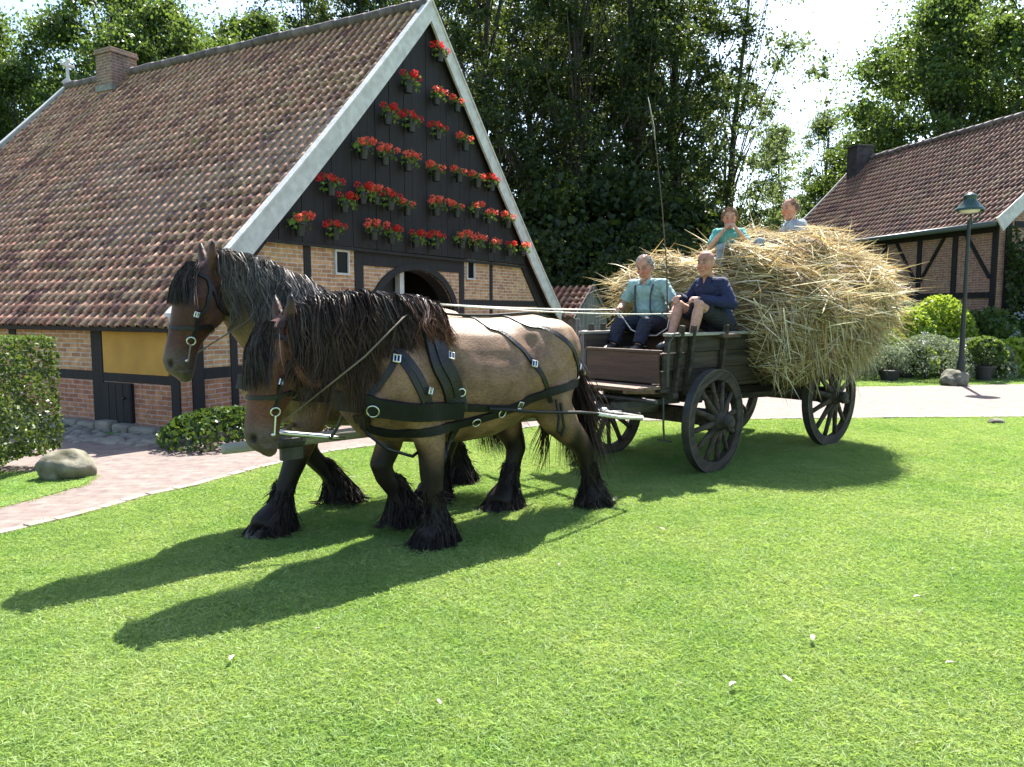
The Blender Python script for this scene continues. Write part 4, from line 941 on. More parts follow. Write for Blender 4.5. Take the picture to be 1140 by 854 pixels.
# traces from the horses to the swingletrees
WM = Matrix.Translation(W0) @ Matrix.Rotation(WH, 4, 'Z'); WI = WM.inverted()
def hl(B, x, y, z): return WI @ (B + HD * x + LF_ * y + Vector((0, 0, z)))
for B, y, yw in ((N0, .43, .5), (N0, -.43, .5), (F0, .43, -.5), (F0, -.43, -.5)):
    a = hl(B, -.3, y, .965); b = hl(B, -1.2, y + (.02 if y > 0 else -.02), .86); c_ = Vector((1.42, yw + (.42 if y > 0 else -.42), .72)); m_ = b.lerp(c_, .25)
    mb = MB(); mb.tube([a, a.lerp(b, .5) - Vector((0, 0, .01)), b, m_], .016, 8, .8); t1 = mb.build('trace', M['leather'], wagon, smooth=True)
    mb = MB(); mb.tube([m_, m_.lerp(c_, .5) - Vector((0, 0, .012)), c_], .0145, 8); mb.build('trace_rope', M['rope'], t1, smooth=True)

# ------------------------------------------------------------------ straw load
def straw_core(x, y, z): pass
SG = np.random.default_rng(21)
M['straw_core'] = mat('straw_mass', (.06, .038, .015), .9, 0, 7, .9, 30, c2=(.22, .145, .05), stretch=(1.5, .35, 1.5))  # dark core, shade of the gaps between stalks put into its colour
straw = empty('straw_load', W0, WH, 'huge heap of loose golden straw overhanging the wagon', 'straw')
mb = MB()
BL_ = [((-1.0, -.82, 1.82), (.42, .5, .4)), ((-1.18, -.2, 1.78), (.38, .6, .45)), ((-1.3, -.15, 1.62), (.62, .95, .62)), ((-1.18, .6, 1.55), (.42, .42, .48)), ((-1.7, .1, 1.75), (.9, 1.0, .75)), ((-2.45, .1, 1.78), (.9, .95, .76)), ((-1.9, .55, 2.05), (.7, .5, .42)), ((-3.05, .1, 1.65), (.65, .9, .55)),
       ((-1.75, .85, 1.5), (.75, .5, .6)), ((-2.25, .9, 1.70), (.65, .46, .52)), ((-2.8, .65, 1.82), (.55, .42, .40)), ((-1.45, .75, 1.22), (.55, .35, .40)), ((-1.2, -.8, 1.7), (.7, .5, .45)), ((-2.2, -.9, 1.65), (.9, .5, .5))]
for c, r_ in BL_: mb.ball(c, r_, 20, 12)
me = organic(mb, 'straw_mass', .05, 3, .5); X = coords(me)
X += (np.sin(X[:, [1]] * 5 + X[:, [2]] * 8 + 2 * np.sin(X[:, [0]] * 3)) * .055 + np.sin(X[:, [0]] * 9 + X[:, [2]] * 7) * .045 + np.sin(X[:, [0]] * 17 + X[:, [2]] * 8) * .02) * np.array([[.5, .5, 1]])
me.vertices.foreach_set('co', X.ravel()); me.update()
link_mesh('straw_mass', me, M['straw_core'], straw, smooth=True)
cbvh = BVHTree.FromPolygons([Vector(v) for v in X], [tuple(p.vertices) for p in me.polygons])
tris = np.array([p.vertices[:3] for p in me.polygons]); ctr = X[tris].mean(1); nrm = np.array([p.normal[:] for p in me.polygons]); area = np.array([p.area for p in me.polygons])
def straw_stalks(n, seed, L0, L1, mode):
    rg = np.random.default_rng(seed); w_ = area * (nrm[:, 2] > -.6)
    if mode == 'hang': w_ = w_ * (nrm[:, 1] > .2) * (ctr[:, 2] < 1.7) * (ctr[:, 0] > -2.3)
    if mode == 'ends': w_ = w_ * ((np.abs(nrm[:, 1]) > .45) | (nrm[:, 0] < -.6)) * (ctr[:, 2] > 1.15)
    idx = rg.choice(len(w_), n, p=w_ / w_.sum()); o = ctr[idx] + nrm[idx] * rg.uniform(-.05, .07, (n, 1)) + rg.normal(0, .02, (n, 3)); N = nrm[idx]
    # stalks lie across the wagon in sheaves whose direction drifts along the load
    ang = .55 * np.sin(o[:, 0] * 2.3 + 1.0) + .35 * np.sin(o[:, 2] * 5 + o[:, 0] * 3) + rg.normal(0, .85, n)
    sg = np.where(rg.random(n) < .5, 1, -1); base = np.stack([np.sin(ang) * .8, np.cos(ang) * np.sign(o[:, 1] + .01), rg.normal(0, .15, n) - .05], 1)
    if mode == 'lay': dr = base * sg[:, None]; dr -= N * (dr * N).sum(1)[:, None] * .85; dr += N * rg.uniform(-.04, .22, (n, 1))
    if mode == 'ends': dr = base + N * .7 + np.stack([-.35 * (o[:, 0] < -2.6) * rg.random(n), 0 * ang, rg.normal(.05, .22, n)], 1)
    if mode == 'hang': dr = np.stack([rg.normal(0, .35, n), rg.uniform(.0, .5, n), -np.ones(n) * rg.uniform(.5, 1.2, n)], 1)
    dr /= np.linalg.norm(dr, axis=1)[:, None]; L = rg.uniform(L0, L1, n)
    K = 5; t = np.linspace(-.35 if mode != 'lay' else -.5, .65 if mode != 'lay' else .5, K); droop = rg.uniform(.0, .35, n) * L; cv = rg.normal(0, .06, (n, 3)) * L[:, None]
    P = o[:, None, :] + dr[:, None, :] * (L[:, None] * t[None, :])[..., None] + cv[:, None, :] * ((t - t[0]) ** 2)[None, :, None]
    P[..., 2] -= droop[:, None] * (np.maximum(t, 0) ** 2)[None, :] * (1.6 if mode != 'lay' else .5)
    kink = rg.random(n) < .4; P[kink, -2:, :] += rg.normal(0, .035, (kink.sum(), 1, 3)) * np.array([1.0, 2.2])[None, :, None]
    g = rg.random((n, 1)); pal = np.array([[.56, .42, .20], [.66, .55, .33], [.50, .34, .14], [.52, .43, .22], [.78, .70, .50], [.24, .16, .07]]); c = pal[rg.integers(0, 6, n)] * (.65 + .7 * g)
    if mode == 'hang': c = c * .95
    sheaf = .30 + .70 * np.clip(1.5 * np.sin(o[:, 0] * 6.5 + 2 * np.sin(o[:, 1] * 4)) * np.sin(o[:, 2] * 8 + o[:, 1] * 5) + .8, 0, 1); keep = (rg.random(n) < sheaf) & ~((P[:, :, 0] > -.67) & (np.abs(P[:, :, 1]) < .70) & (P[:, :, 2] > 1.1) & (P[:, :, 2] < 2.3)).any(1); P = P[keep]; c = c[keep]; n = len(c)
    return strands(P, .0105, c, c * rg.uniform(.8, 1.15, (n, 1)), rg)
hair_obj('loose_straw', [straw_stalks(12500, 1, .22, .66, 'lay'), straw_stalks(2600, 2, .2, .55, 'ends'), straw_stalks(350, 5, .4, .85, 'ends'), straw_stalks(3500, 9, .14, .36, 'lay')], straw, M['straw'])
hair_obj('hanging_straw', [straw_stalks(2300, 3, .2, .5, 'hang')], straw, M['straw'])

# ------------------------------------------------------------------ people
SK = np.array([.50, .27, .19])
def person(label, base, yaw, J, o):
    """J: joints in a local frame, +x ahead, +y left, z up from the seat"""
    root = empty('person', WM @ Vector(base), WH + yaw, label, 'person')
    V3 = lambda k: Vector(J[k]); sc = o.get('scale', 1.0)
    def limb(mb, a, b, c, r0, r1, r2, r3, g=0.0, n=12):
        a, b, c = map(Vector, (a, b, c))
        mb.tube([a, a.lerp(b, .35), a.lerp(b, .8), b, b.lerp(c, .25), b.lerp(c, .65), c], [r0 + g, (r0 + g) * 1.04, r1 + g, r1 * .97 + g, r2 + g, lerp(r2, r3, .55) + g, r3 + g], n)
        mb.ball(b, r1 * .98 + g, 10, 8)
    fw = (V3('face')).normalized(); hd = V3('head'); hs_ = o.get('head_scale', 1.05)
    upv = (hd - V3('neck')).normalized(); upv = (Vector((0, 0, 1)) * .8 + upv * .2); upv = (upv - fw * upv.dot(fw)).normalized(); rt = fw.cross(upv)
    Hm = Matrix((fw, -rt, upv)).transposed()
    def H(x, y, z): return hd + Hm @ (Vector((x, y, z)) * hs_)
    def torso(mb, g=0.0, z_lo=None):
        pv, wa, chs, nk = V3('pelvis'), V3('waist'), V3('chest'), V3('neck'); ly = (V3('shl') - V3('shr')).normalized()
        rg_ = []
        for p, a, b in ((pv - Vector((0, 0, .09 * sc)), .15, .11), (pv, .175, .125), (wa, o.get('belly_w', .155), o.get('belly', .115)), (wa.lerp(chs, .5), .17, .125), (chs, .172, .122), (chs.lerp(nk, .5), .15, .10), (chs.lerp(nk, .85), .085, .07))[:(None if g < 0 or o.get('collar') else 6)]:
            t = Vector((1, 0, 0)); rg_.append((p, ly * (a * sc + g), t * (b * sc + g)))
        mb.loft(rg_, 18)
        for k in ('shl', 'shr'): mb.ball(V3(k), (.058 * sc + g), 10, 8)
        mb.tube([V3('shr'), chs.lerp(nk, .55), V3('shl')], [.056 * sc + g, .066 * sc + g, .056 * sc + g], 12)
    def hand(mb, wrist, dr, palm, curl, side):
        dr = Vector(dr).normalized(); pn = Vector(palm); pn = (pn - dr * pn.dot(dr)).normalized(); ac = dr.cross(pn) * side; s_ = sc * o.get('hand_scale', 1.0)
        w_ = Vector(wrist)
        mb.loft([(w_ + dr * t * s_, ac * a * s_, pn * b * s_) for t, a, b in ((-.02, .026, .02), (.02, .032, .018), (.06, .042, .017), (.09, .041, .015))], 12)
        for i, L in enumerate((.066, .075, .07, .055)):
            p = w_ + dr * .085 * s_ + ac * (.03 - .0195 * i) * s_; pts = [p - dr * .02 * s_]; d2 = dr
            q = p; pts.append(q)
            for k, f in enumerate((.45, .32, .23)):
                ca = curl * (1 + .2 * k + .06 * i); d2 = (d2 * math.cos(ca) + (pn if d2.dot(pn) < .99 else -dr) * math.sin(ca)).normalized()
                if k: 
                    pass
                q = q + d2 * L * f * s_; pts.append(q)
            mb.tube(pts, [.0105 * s_, .0105 * s_, .0095 * s_, .009 * s_, .0075 * s_], 8)
        p = w_ + dr * .03 * s_ + ac * .03 * s_; mb.tube([p - ac * .01 * s_, p + ac * .02 * s_ + dr * .015 * s_ + pn * .01 * s_, p + ac * .024 * s_ + dr * .045 * s_ + pn * .022 * s_, p + ac * .012 * s_ + dr * .068 * s_ + pn * .03 * s_], [.014 * s_, .013 * s_, .011 * s_, .009 * s_], 8)
    # ---- skin
    mb = MB(); torso(mb, -.012)
    mb.tube([V3('chest').lerp(V3('neck'), .6), V3('neck'), hd - upv * .05 * hs_], [.062 * sc, .056 * sc, .058 * sc], 12)
    mb.loft([(H(x, 0, z), rt * a * hs_, Hm @ Vector((b, 0, 0)) * hs_) for x, z, a, b in ((.012, -.125, .028, .03), (.018, -.108, .05, .055), (.012, -.07, .063, .078), (.0, -.02, .071, .092), (-.008, .03, .074, .1), (-.012, .075, .069, .093), (-.014, .105, .052, .07), (-.014, .122, .026, .035))], 20)
    mb.loft([(H(x, 0, z), rt * a * hs_, Hm @ Vector((b, 0, 0)) * hs_) for x, z, a, b in ((.09, .022, .010, .010), (.104, -.005, .0125, .015), (.115, -.028, .0185, .018), (.104, -.04, .015, .013))], 10)   # nose
    mb.ball(H(.085, 0, -.067), Vector((.014, .026, .014)) * hs_, 10, 8, Hm); mb.ball(H(.078, 0, -.106), Vector((.02, .022, .016)) * hs_, 10, 8, Hm)
    for s_ in (1, -1):
        mb.ball(H(-.012, s_ * .074, -.012), Vector((.02, .008, .034)) * hs_, 10, 8, Hm); mb.ball(H(.081, s_ * .032, .038), Vector((.017, .026, .009)) * hs_, 8, 6, Hm); mb.ball(H(.064, s_ * .045, -.03), Vector((.022, .02, .02)) * hs_, 8, 6, Hm)
    for k, s_ in (('l', 1), ('r', -1)):
        limb(mb, J['sh' + k], J['el' + k], J['wr' + k], .047 * sc, .041 * sc, .042 * sc, .027 * sc)
        wv = V3('wr' + k); hand(mb, wv, J['hd' + k], J['pn' + k], o.get('curl', .5), s_)
        limb(mb, J['hip' + k], J['kn' + k], J['an' + k], .082 * sc, .058 * sc, .058 * sc, .037 * sc)
        ft = V3('ft' + k); mb.loft([(V3('an' + k), Vector((.04, 0, 0)), Vector((0, .036, 0))), (V3('an' + k) - Vector((0, 0, .06)), Vector((.05, 0, 0)), Vector((0, .036, 0))), (ft, Vector((.03, 0, .01)), Vector((0, .038, 0)))], 10)
    me = organic(mb, 'body', .0068, 3, .45); X = coords(me); loc_ = (X - np.array(hd)) @ np.array(Hm) / hs_
    sk_ = np.exp(-(((loc_[:, 2] - .014) / .013) ** 2 + ((np.abs(loc_[:, 1]) - .031) / .016) ** 2)) * (loc_[:, 0] > .05); X -= np.array(fw)[None, :] * (sk_ * .008)[:, None]; ml_ = np.exp(-(((loc_[:, 2] + .066) / .0035) ** 2)) * (np.abs(loc_[:, 1]) < .026) * (loc_[:, 0] > .06); X -= np.array(fw)[None, :] * (ml_ * .004)[:, None]; me.vertices.foreach_set('co', X.astype(np.float32).ravel())
    inhead = (np.linalg.norm(loc_ / np.array([.13, .1, .15]), axis=1) < 1.15)
    C = np.tile(SK * o.get('tone', 1.0), (len(X), 1))
    lip = np.exp(-(((loc_[:, 2] + .067) / .009) ** 2 + (loc_[:, 1] / .024) ** 2)) * (loc_[:, 0] > .06) * inhead
    chk = np.exp(-(((loc_[:, 2] + .03) / .03) ** 2 + ((np.abs(loc_[:, 1]) - .045) / .03) ** 2)) * inhead + np.exp(-((loc_[:, 2] + .02) / .02) ** 2 - (loc_[:, 1] / .02) ** 2) * inhead * (loc_[:, 0] > .09)
    brow = np.exp(-(((loc_[:, 2] - .044) / .006) ** 2 + ((np.abs(loc_[:, 1]) - .034) / .02) ** 2)) * (loc_[:, 0] > .05) * inhead
    C = C * (1 - lip[:, None] * .4) + np.array([.35, .11, .09]) * lip[:, None] * .4; C = C * (1 - np.clip(chk, 0, 1)[:, None] * np.array([.0, .28, .3])); C = C * (1 - brow[:, None] * .6) * (1 - .45 * sk_[:, None] * inhead[:, None]) * (1 - .5 * ml_[:, None]); C = C * (1 - (inhead * .10)[:, None] * np.array([0, 1, 1]))
    if o.get('stubble'): C = C * (1 - .25 * ((loc_[:, 2] > .03) & inhead)[:, None])
    set_col(me, C); body = link_mesh('body', me, M['skin'], root, smooth=True)
    for s_ in (1, -1):
        mb = MB(); mb.ball(H(.0765, s_ * .031, .014), Vector((.0125, .0125, .0095)) * hs_, 10, 8, Hm); ey = mb.build('eye', mat('eye_white', (.30, .25, .22), .35), root, smooth=True)
        mb = MB(); mb.ball(H(.0845, s_ * .031 + .001, .0125), .0062 * hs_, 8, 6); mb.build('iris', M['eye'], ey, smooth=True)
    # ---- hair
    hc = o.get('hair')
    if hc is not None:
        rg = np.random.default_rng(int(abs(base[0] * 100))); n = 2600; dv = rg.normal(size=(n * 3, 3)); dv /= np.linalg.norm(dv, axis=1)[:, None]
        keep = (dv[:, 2] > -.35) & ((dv[:, 0] < .55 + .0) | (dv[:, 2] > .62)) & ((dv[:, 2] > .25) | (dv[:, 0] < .12))
        if o.get('thin_top'): keep &= (dv[:, 2] < .9) | (rg.random(n * 3) < .35)
        dv = dv[keep][:n]; n = len(dv); rr = np.array([.1, .076, .112]); p0 = dv * rr + np.array([-.012, 0, .012]); comb = np.stack([.35 * np.ones(n) if o.get('fringe') else -.2 * np.ones(n), dv[:, 1] * .8, -.5 * (1 - dv[:, 2]) - .1], 1)
        L = o.get('hair_len', .03) * rg.uniform(.6, 1.3, n); t = np.linspace(0, 1, 4); Pl = p0[:, None, :] + (dv[:, None, :] * .5 * np.sqrt(t)[None, :, None] + comb[:, None, :] * t[None, :, None] + rg.normal(0, .15, (n, 1, 3)) * t[None, :, None]) * L[:, None, None]
        Pw = np.array(hd)[None, None, :] + (Pl * hs_) @ np.array(Hm).T
        c0 = np.tile(np.array(hc), (n, 1)) * rg.uniform(.6, 1.35, (n, 1)); hair_obj('hair', [strands(Pw, .0042, c0, c0, rg)], root)
    # ---- clothes
    def cloth(name, c, build, wear=.2, voxel=.011, label_=None, bump=.25):
        mb = MB(); build(mb); me = organic(mb, name, voxel, 2, .4); X = coords(me)
        wv_ = np.sin(X @ np.array([31., 17., 43.]) + 2.2 * np.sin(X @ np.array([11., 25., -9.])) + 1.5 * np.sin(X @ np.array([-23., 14., 19.]))); nv_ = np.empty(len(X) * 3, np.float32); me.vertices.foreach_get('normal', nv_); X += nv_.reshape(-1, 3) * (.008 * np.abs(wv_) - .003)[:, None]; me.vertices.foreach_set('co', X.astype(np.float32).ravel()); me.update()
        return link_mesh(name, me, mat(name + '_cloth', c, .85, wear, 14, bump, 25), root, smooth=True)
    def top_b(mb, g=.013, long=False):
        torso(mb, g)
        for k in ('l', 'r'):
            a, b, c = V3('sh' + k), V3('el' + k), V3('wr' + k)
            if long: limb(mb, a, b, c, .055 * sc, .05 * sc, .048 * sc, .036 * sc, .008)
            else: mb.tube([a, a.lerp(b, .4), a.lerp(b, .82)], [.062 * sc, .066 * sc, .068 * sc], 12)
    cloth(o['top_name'], o['top'], lambda mb: top_b(mb, .013, o.get('long', False)))
    if o.get('collar'):
        mb = MB(); nk = V3('neck'); cc = V3('chest').lerp(nk, .8)
        mb.loft([(cc, Vector((.085, 0, 0)), Vector((0, .09, 0))), (cc.lerp(nk, .9), Vector((.07, 0, 0)), Vector((0, .074, 0)))], 16, cap=False); c_ = mb.build('collar', mat('collar_cloth', tuple(np.array(o['top']) * 1.15), .85), root, smooth=True)
        sm = c_.modifiers.new('solid', 'SOLIDIFY'); sm.thickness = .008
    def trous(mb):
        pv = V3('pelvis'); mb.loft([(pv - Vector((0, 0, .1 * sc)), Vector((.125 * sc, 0, 0)), Vector((0, .165 * sc, 0))), (pv, Vector((.145 * sc, 0, 0)), Vector((0, .19 * sc, 0))), (pv.lerp(V3('waist'), .5), Vector((.125 * sc, 0, 0)), Vector((0, .17 * sc, 0)))], 18)
        for k in ('l', 'r'):
            a, b, c = V3('hip' + k), V3('kn' + k), V3('an' + k)
            if o.get('shorts'): mb.tube([a, a.lerp(b, .4), a.lerp(b, .8)], [.1 * sc, .095 * sc, .088 * sc], 14)
            else: limb(mb, a, b, c, .094 * sc, .072 * sc, .072 * sc, .06 * sc, .006)
    cloth(o['leg_name'], o['legs'], trous)
    for k in ('l', 'r'):
        an, ft = V3('an' + k), V3('ft' + k); dv = (ft - an); dv.z = 0; dv.normalize(); sd_ = Vector((-dv.y, dv.x, 0)); b0 = Vector((an.x, an.y, ft.z))
        mb = MB(); mb.loft([(b0 - dv * .06 + Vector((0, 0, .015)), Vector((0, 0, .04)), sd_ * .03), (b0 - dv * .02 + Vector((0, 0, .025)), Vector((0, 0, .055)), sd_ * .042), (b0 + dv * .06 + Vector((0, 0, .015)), Vector((0, 0, .045)), sd_ * .044), (b0 + dv * .14, Vector((0, 0, .034)), sd_ * .05), (b0 + dv * .19 - Vector((0, 0, .005)), Vector((0, 0, .02)), sd_ * .034)], 12)
        mb.build('shoe', mat('shoe_leather', o.get('shoe', (.025, .022, .02)), .5), root, smooth=True)
    return root
# driver
Jd = dict(pelvis=(0, 0, .10), waist=(.03, 0, .25), chest=(.09, 0, .435), neck=(.15, 0, .59), head=(.20, .0, .72), face=(.9, .12, -.42), shl=(.11, .195, .52), shr=(.11, -.195, .52),
 ell=(.10, .34, .29), wrl=(.30, .43, .215), hdl=(.9, .25, -.1), pnl=(0, -.6, -.8), elr=(.14, -.3, .31), wrr=(.36, -.22, .26), hdr=(.95, .1, -.1), pnr=(0, .6, -.8),
 hipl=(.02, .1, .08), knl=(.44, .17, .10), anl=(.56, .16, -.12), ftl=(.64, .17, -.18), hipr=(.02, -.1, .08), knr=(.44, -.16, .10), anr=(.56, -.16, -.12), ftr=(.64, -.18, -.18))
driver = person('grey haired driver in a teal shirt holding the reins on the wagon bench', (-.34, -.39, 1.405), R(8), Jd,
 dict(hair=(.42, .41, .4), hair_len=.018, thin_top=True, top=(.24, .36, .345), top_name='shirt', legs=(.016, .018, .032), leg_name='trousers', curl=1.15, belly=.17, belly_w=.195, tone=1.02))
# open collar points
def collar_points(root, nk, ch, m_, w_=.05):
    for s_ in (1, -1):
        mb = MB(); a_ = Vector(nk) + Vector((.035, s_ * .065, .0)); b_ = Vector(ch) + Vector((.125, s_ * .045, .07)); mb.span(a_, b_, w_, .012, (1, s_ * .35, .35)); mb.build('collar', m_, root, bevel=.004)
# braces of the driver
mb = MB()
for s_ in (1, -1): mb.tube([(.205, s_ * .1, .16), (.225, s_ * .095, .28), (.228, s_ * .1, .41), (.205, s_ * .11, .51), (.12, s_ * .105, .585), (.0, s_ * .08, .52), (-.07, s_ * .06, .35)], .013, 6, .35)
mb.build('braces', mat('brace_cloth', (.04, .045, .06), .8), driver)
# passenger in navy coat
Jp = dict(pelvis=(0, 0, .10), waist=(.06, 0, .25), chest=(.15, 0, .43), neck=(.21, 0, .585), head=(.255, .01, .725), face=(.95, .22, -.12), shl=(.16, .16, .51), shr=(.16, -.16, .51),
 ell=(.15, .29, .30), wrl=(.38, .06, .36), hdl=(.75, -.5, .0), pnl=(-.1, -.2, -1), elr=(.2, -.31, .32), wrr=(.42, -.2, .38), hdr=(.85, .35, -.1), pnr=(-.1, .2, -1),
 hipl=(.02, .1, .08), knl=(.43, .10, .29), anl=(.53, .09, -.1), ftl=(.62, .1, -.165), hipr=(.02, -.1, .08), knr=(.45, -.17, .29), anr=(.58, -.16, -.07), ftr=(.67, -.15, -.135))
passenger = person('bald man in a navy coat and shorts on the wagon bench', (-.52, .38, 1.41), R(-8), Jp,
 dict(hair=None, stubble=True, top=(.011, .016, .055), top_name='coat', long=True, legs=(.012, .012, .016), leg_name='shorts', shorts=True, curl=.8, shoe=(.05, .055, .055), tone=.95))
# boy on top of the straw
Jb = dict(pelvis=(0, 0, .09), waist=(.02, 0, .2), chest=(.06, 0, .34), neck=(.09, 0, .455), head=(.13, 0, .57), face=(.95, -.05, -.3), shl=(.07, .14, .4), shr=(.07, -.14, .4),
 ell=(.19, .22, .25), wrl=(.25, .065, .435), hdl=(.1, -.45, .8), pnl=(-.3, -.9, 0), elr=(.17, -.22, .23), wrr=(.25, -.065, .43), hdr=(.1, .45, .8), pnr=(-.3, .9, 0),
 hipl=(.02, .08, .07), knl=(.27, .33, .27), anl=(.34, .26, -.04), ftl=(.42, .28, -.1), hipr=(.02, -.08, .07), knr=(.33, -.1, .2), anr=(.42, -.1, -.1), ftr=(.5, -.1, -.15))
boy = person('boy in a turquoise shirt on the straw, both hands at his mouth', (-1.4, -.13, 2.15), R(38), Jb,
 dict(scale=.78, head_scale=.95, hand_scale=.95, hair=(.26, .175, .10), hair_len=.02, fringe=True, top=(.09, .34, .30), top_name='shirt', legs=(.22, .25, .27), leg_name='jeans', curl=.8))
# man leaning back in the straw
Jm = dict(pelvis=(0, 0, .10), waist=(.0, 0, .24), chest=(.02, 0, .42), neck=(.05, 0, .575), head=(.09, .02, .71), face=(.93, .28, -.1), shl=(.02, .19, .50), shr=(.02, -.19, .50),
 ell=(.08, .33, .27), wrl=(.30, .30, .20), hdl=(.95, -.1, -.1), pnl=(0, -.3, -1), elr=(.1, -.32, .27), wrr=(.32, -.28, .2), hdr=(.95, .1, -.1), pnr=(0, .3, -1),
 hipl=(.03, .1, .08), knl=(.42, .12, .33), anl=(.62, .15, .0), ftl=(.7, .16, -.06), hipr=(.03, -.1, .08), knr=(.44, -.10, .36), anr=(.64, -.16, .0), ftr=(.72, -.17, -.06))
man = person('man in a pale blue shirt sitting high on the back of the straw', (-2.56, .08, 2.2), R(-34), Jm,
 dict(hair=(.30, .22, .16), hair_len=.016, top=(.30, .36, .42), top_name='shirt', legs=(.16, .075, .06), leg_name='trousers', collar=True, tone=1.05))

collar_points(passenger, Jp['neck'], Jp['chest'], bpy.data.materials['coat_cloth'], .07); collar_points(driver, (.15, 0, .58), (.11, 0, .46), bpy.data.materials['shirt_cloth'], .045)
# reins and whip, held by the driver
DM = Matrix.Translation(WM @ Vector((-.34, -.39, 1.405))) @ Matrix.Rotation(WH + R(8), 4, 'Z')
def dl(v): return DM @ Vector(v)
reins = empty('reins', dl((.4, .1, .22)), 0, 'long white rope reins running from the driver to both horses', 'reins')
REIN = mat('worn_rein', (.14, .10, .07), .7)
def wpath(pts, r_, name, m_=M['rope']):
    o0 = reins.location; mb = MB(); mb.tube([Vector(p) - o0 for p in pts], r_, 7); mb.build(name, m_, reins, smooth=True)
def hw(B, x, y, z): return B + HD * x + LF_ * y + Vector((0, 0, z))
LHND = dl((.40, .45, .205)); RHND = dl((.46, -.21, .25))
def sag(a, b, n=10, s_=.03): return [Vector(a).lerp(Vector(b), i / n) - Vector((0, 0, s_ * 4 * (i / n) * (1 - i / n))) for i in range(n + 1)]
def hwh(hp_, B, s_, o_, y_): 
    v = hp_(s_, o_, y_); return hw(B, v.x, v.y, v.z)
tN = hw(N0, .03, .1, 1.70); tF = hw(F0, .03, .1, 1.76); tN2 = hw(N0, .03, -.1, 1.70)
wpath(sag(LHND, tN, 12, .03), .0062, 'near_rein'); wpath([tN, hw(N0, .3, .28, 1.60), hw(N0, .6, .3, 1.36), hwh(hpN, N0, .57, -.05, .13)], .0065, 'near_rein', REIN)
wpath(sag(RHND, tF, 12, .03), .0062, 'far_rein'); wpath([tF, hw(F0, .3, .2, 1.75), hw(F0, .6, .18, 1.60), hwh(hpF, F0, .58, -.05, .12)], .006, 'far_rein', REIN)
wpath(sag(RHND, tN2, 12, .018) + [hw(N0, .35, -.22, 1.6)], .0055, 'coupling_rein')
wpath([LHND, dl((.34, .38, .05)), dl((.36, .26, -.03)), dl((.4, .12, -.03)), dl((.42, -.02, .03)), dl((.44, -.12, .16)), RHND], .0075, 'slack_rein')
whip = empty('whip', WM @ Vector((-.1, .02, 1.3)), 0, 'long thin driving whip standing upright between the two men on the bench', 'whip')
a, b = WM @ Vector((-.08, .02, 1.45)), WM @ Vector((.35, .05, 3.78)); m_ = a.lerp(b, .55) + Vector((.05, 0, 0))
mb = MB(); mb.tube([p - whip.location for p in (a, a.lerp(m_, .5) + Vector((.02, 0, 0)), m_, m_.lerp(b, .5) + Vector((.015, 0, 0)), b)], [.008, .007, .0055, .004, .003], 6); mb.build('rod', mat('whip_cane', (.10, .065, .04), .6), whip, smooth=True)
mb = MB(); mb.tube([p - whip.location for p in (b, b + Vector((.03, 0, -.12)), b + Vector((.07, 0, -.3)), b + Vector((.08, 0, -.42)))], .003, 6); mb.build('lash', M['rope'], whip, smooth=True)
# ------------------------------------------------------------------ ground, paving, lawn
def sheet(name, poly, z, m, label=None, kind='structure'):
    me = bpy.data.meshes.new(name); me.from_pydata([(x, y, z) for x, y in poly], [], [tuple(range(len(poly)))]); me.update()
    if me.polygons[0].normal.z < 0: me.flip_normals()
    o = link_mesh(name, me, m); o['kind'] = kind; return o
def mat_ground():
    m, n, l, p = newmat('lawn_ground'); p.inputs['Roughness'].default_value = .95
    g = n.new('ShaderNodeNewGeometry'); t = n.new('ShaderNodeTexNoise'); t.inputs['Scale'].default_value = 1.1; t.inputs['Detail'].default_value = 8; l.new(g.outputs['Position'], t.inputs['Vector'])
    r = n.new('ShaderNodeMapRange'); l.new(t.outputs[0], r.inputs[0]); r.inputs[1].default_value = .35; r.inputs[2].default_value = .65
    mx = n.new('ShaderNodeMix'); mx.data_type = 'RGBA'; l.new(r.outputs[0], mx.inputs[0]); mx.inputs[6].default_value = (.10, .20, .04, 1); mx.inputs[7].default_value = (.16, .26, .065, 1)
    t2 = n.new('ShaderNodeTexNoise'); t2.inputs['Scale'].default_value = 60; t2.inputs['Detail'].default_value = 4; l.new(g.outputs['Position'], t2.inputs['Vector'])
    b = n.new('ShaderNodeBump'); b.inputs['Strength'].default_value = .8; b.inputs['Distance'].default_value = .03; l.new(t2.outputs[0], b.inputs['Height']); l.new(b.outputs[0], p.inputs['Normal'])
    l.new(mx.outputs[2], p.inputs['Base Color']); return m
M['lawn_ground'] = mat_ground()
sheet('ground', [(-400, -60), (400, -60), (400, 700), (-400, 700)], 0, M['lawn_ground'])
EDGE = [(-5.4, 1.2), (-4.6, 3.4), (-3.75, 5.46), (-3.55, 5.83), (-3.38, 6.19), (-3.21, 6.65), (-2.93, 7.07), (-2.61, 7.85), (-2.1, 8.75), (-1.42, 9.35), (-.6, 9.95), (.4, 10.7), (1.5, 11.15), (3.7, 11.38), (5.9, 11.55), (9, 11.7), (20, 12.6), (40, 16)]
sheet('path', EDGE + [(40, 21.5), (20, 18.1), (11.54, 17.0), (8.4, 16.5), (6.4, 16.3), (3.0, 16.6), (1.4, 19.6), (-4.5, 9.6), (-9, 12), (-16, 15.5), (-16, 3), (-8, -1)], .004, M['paver'])
mb = MB()
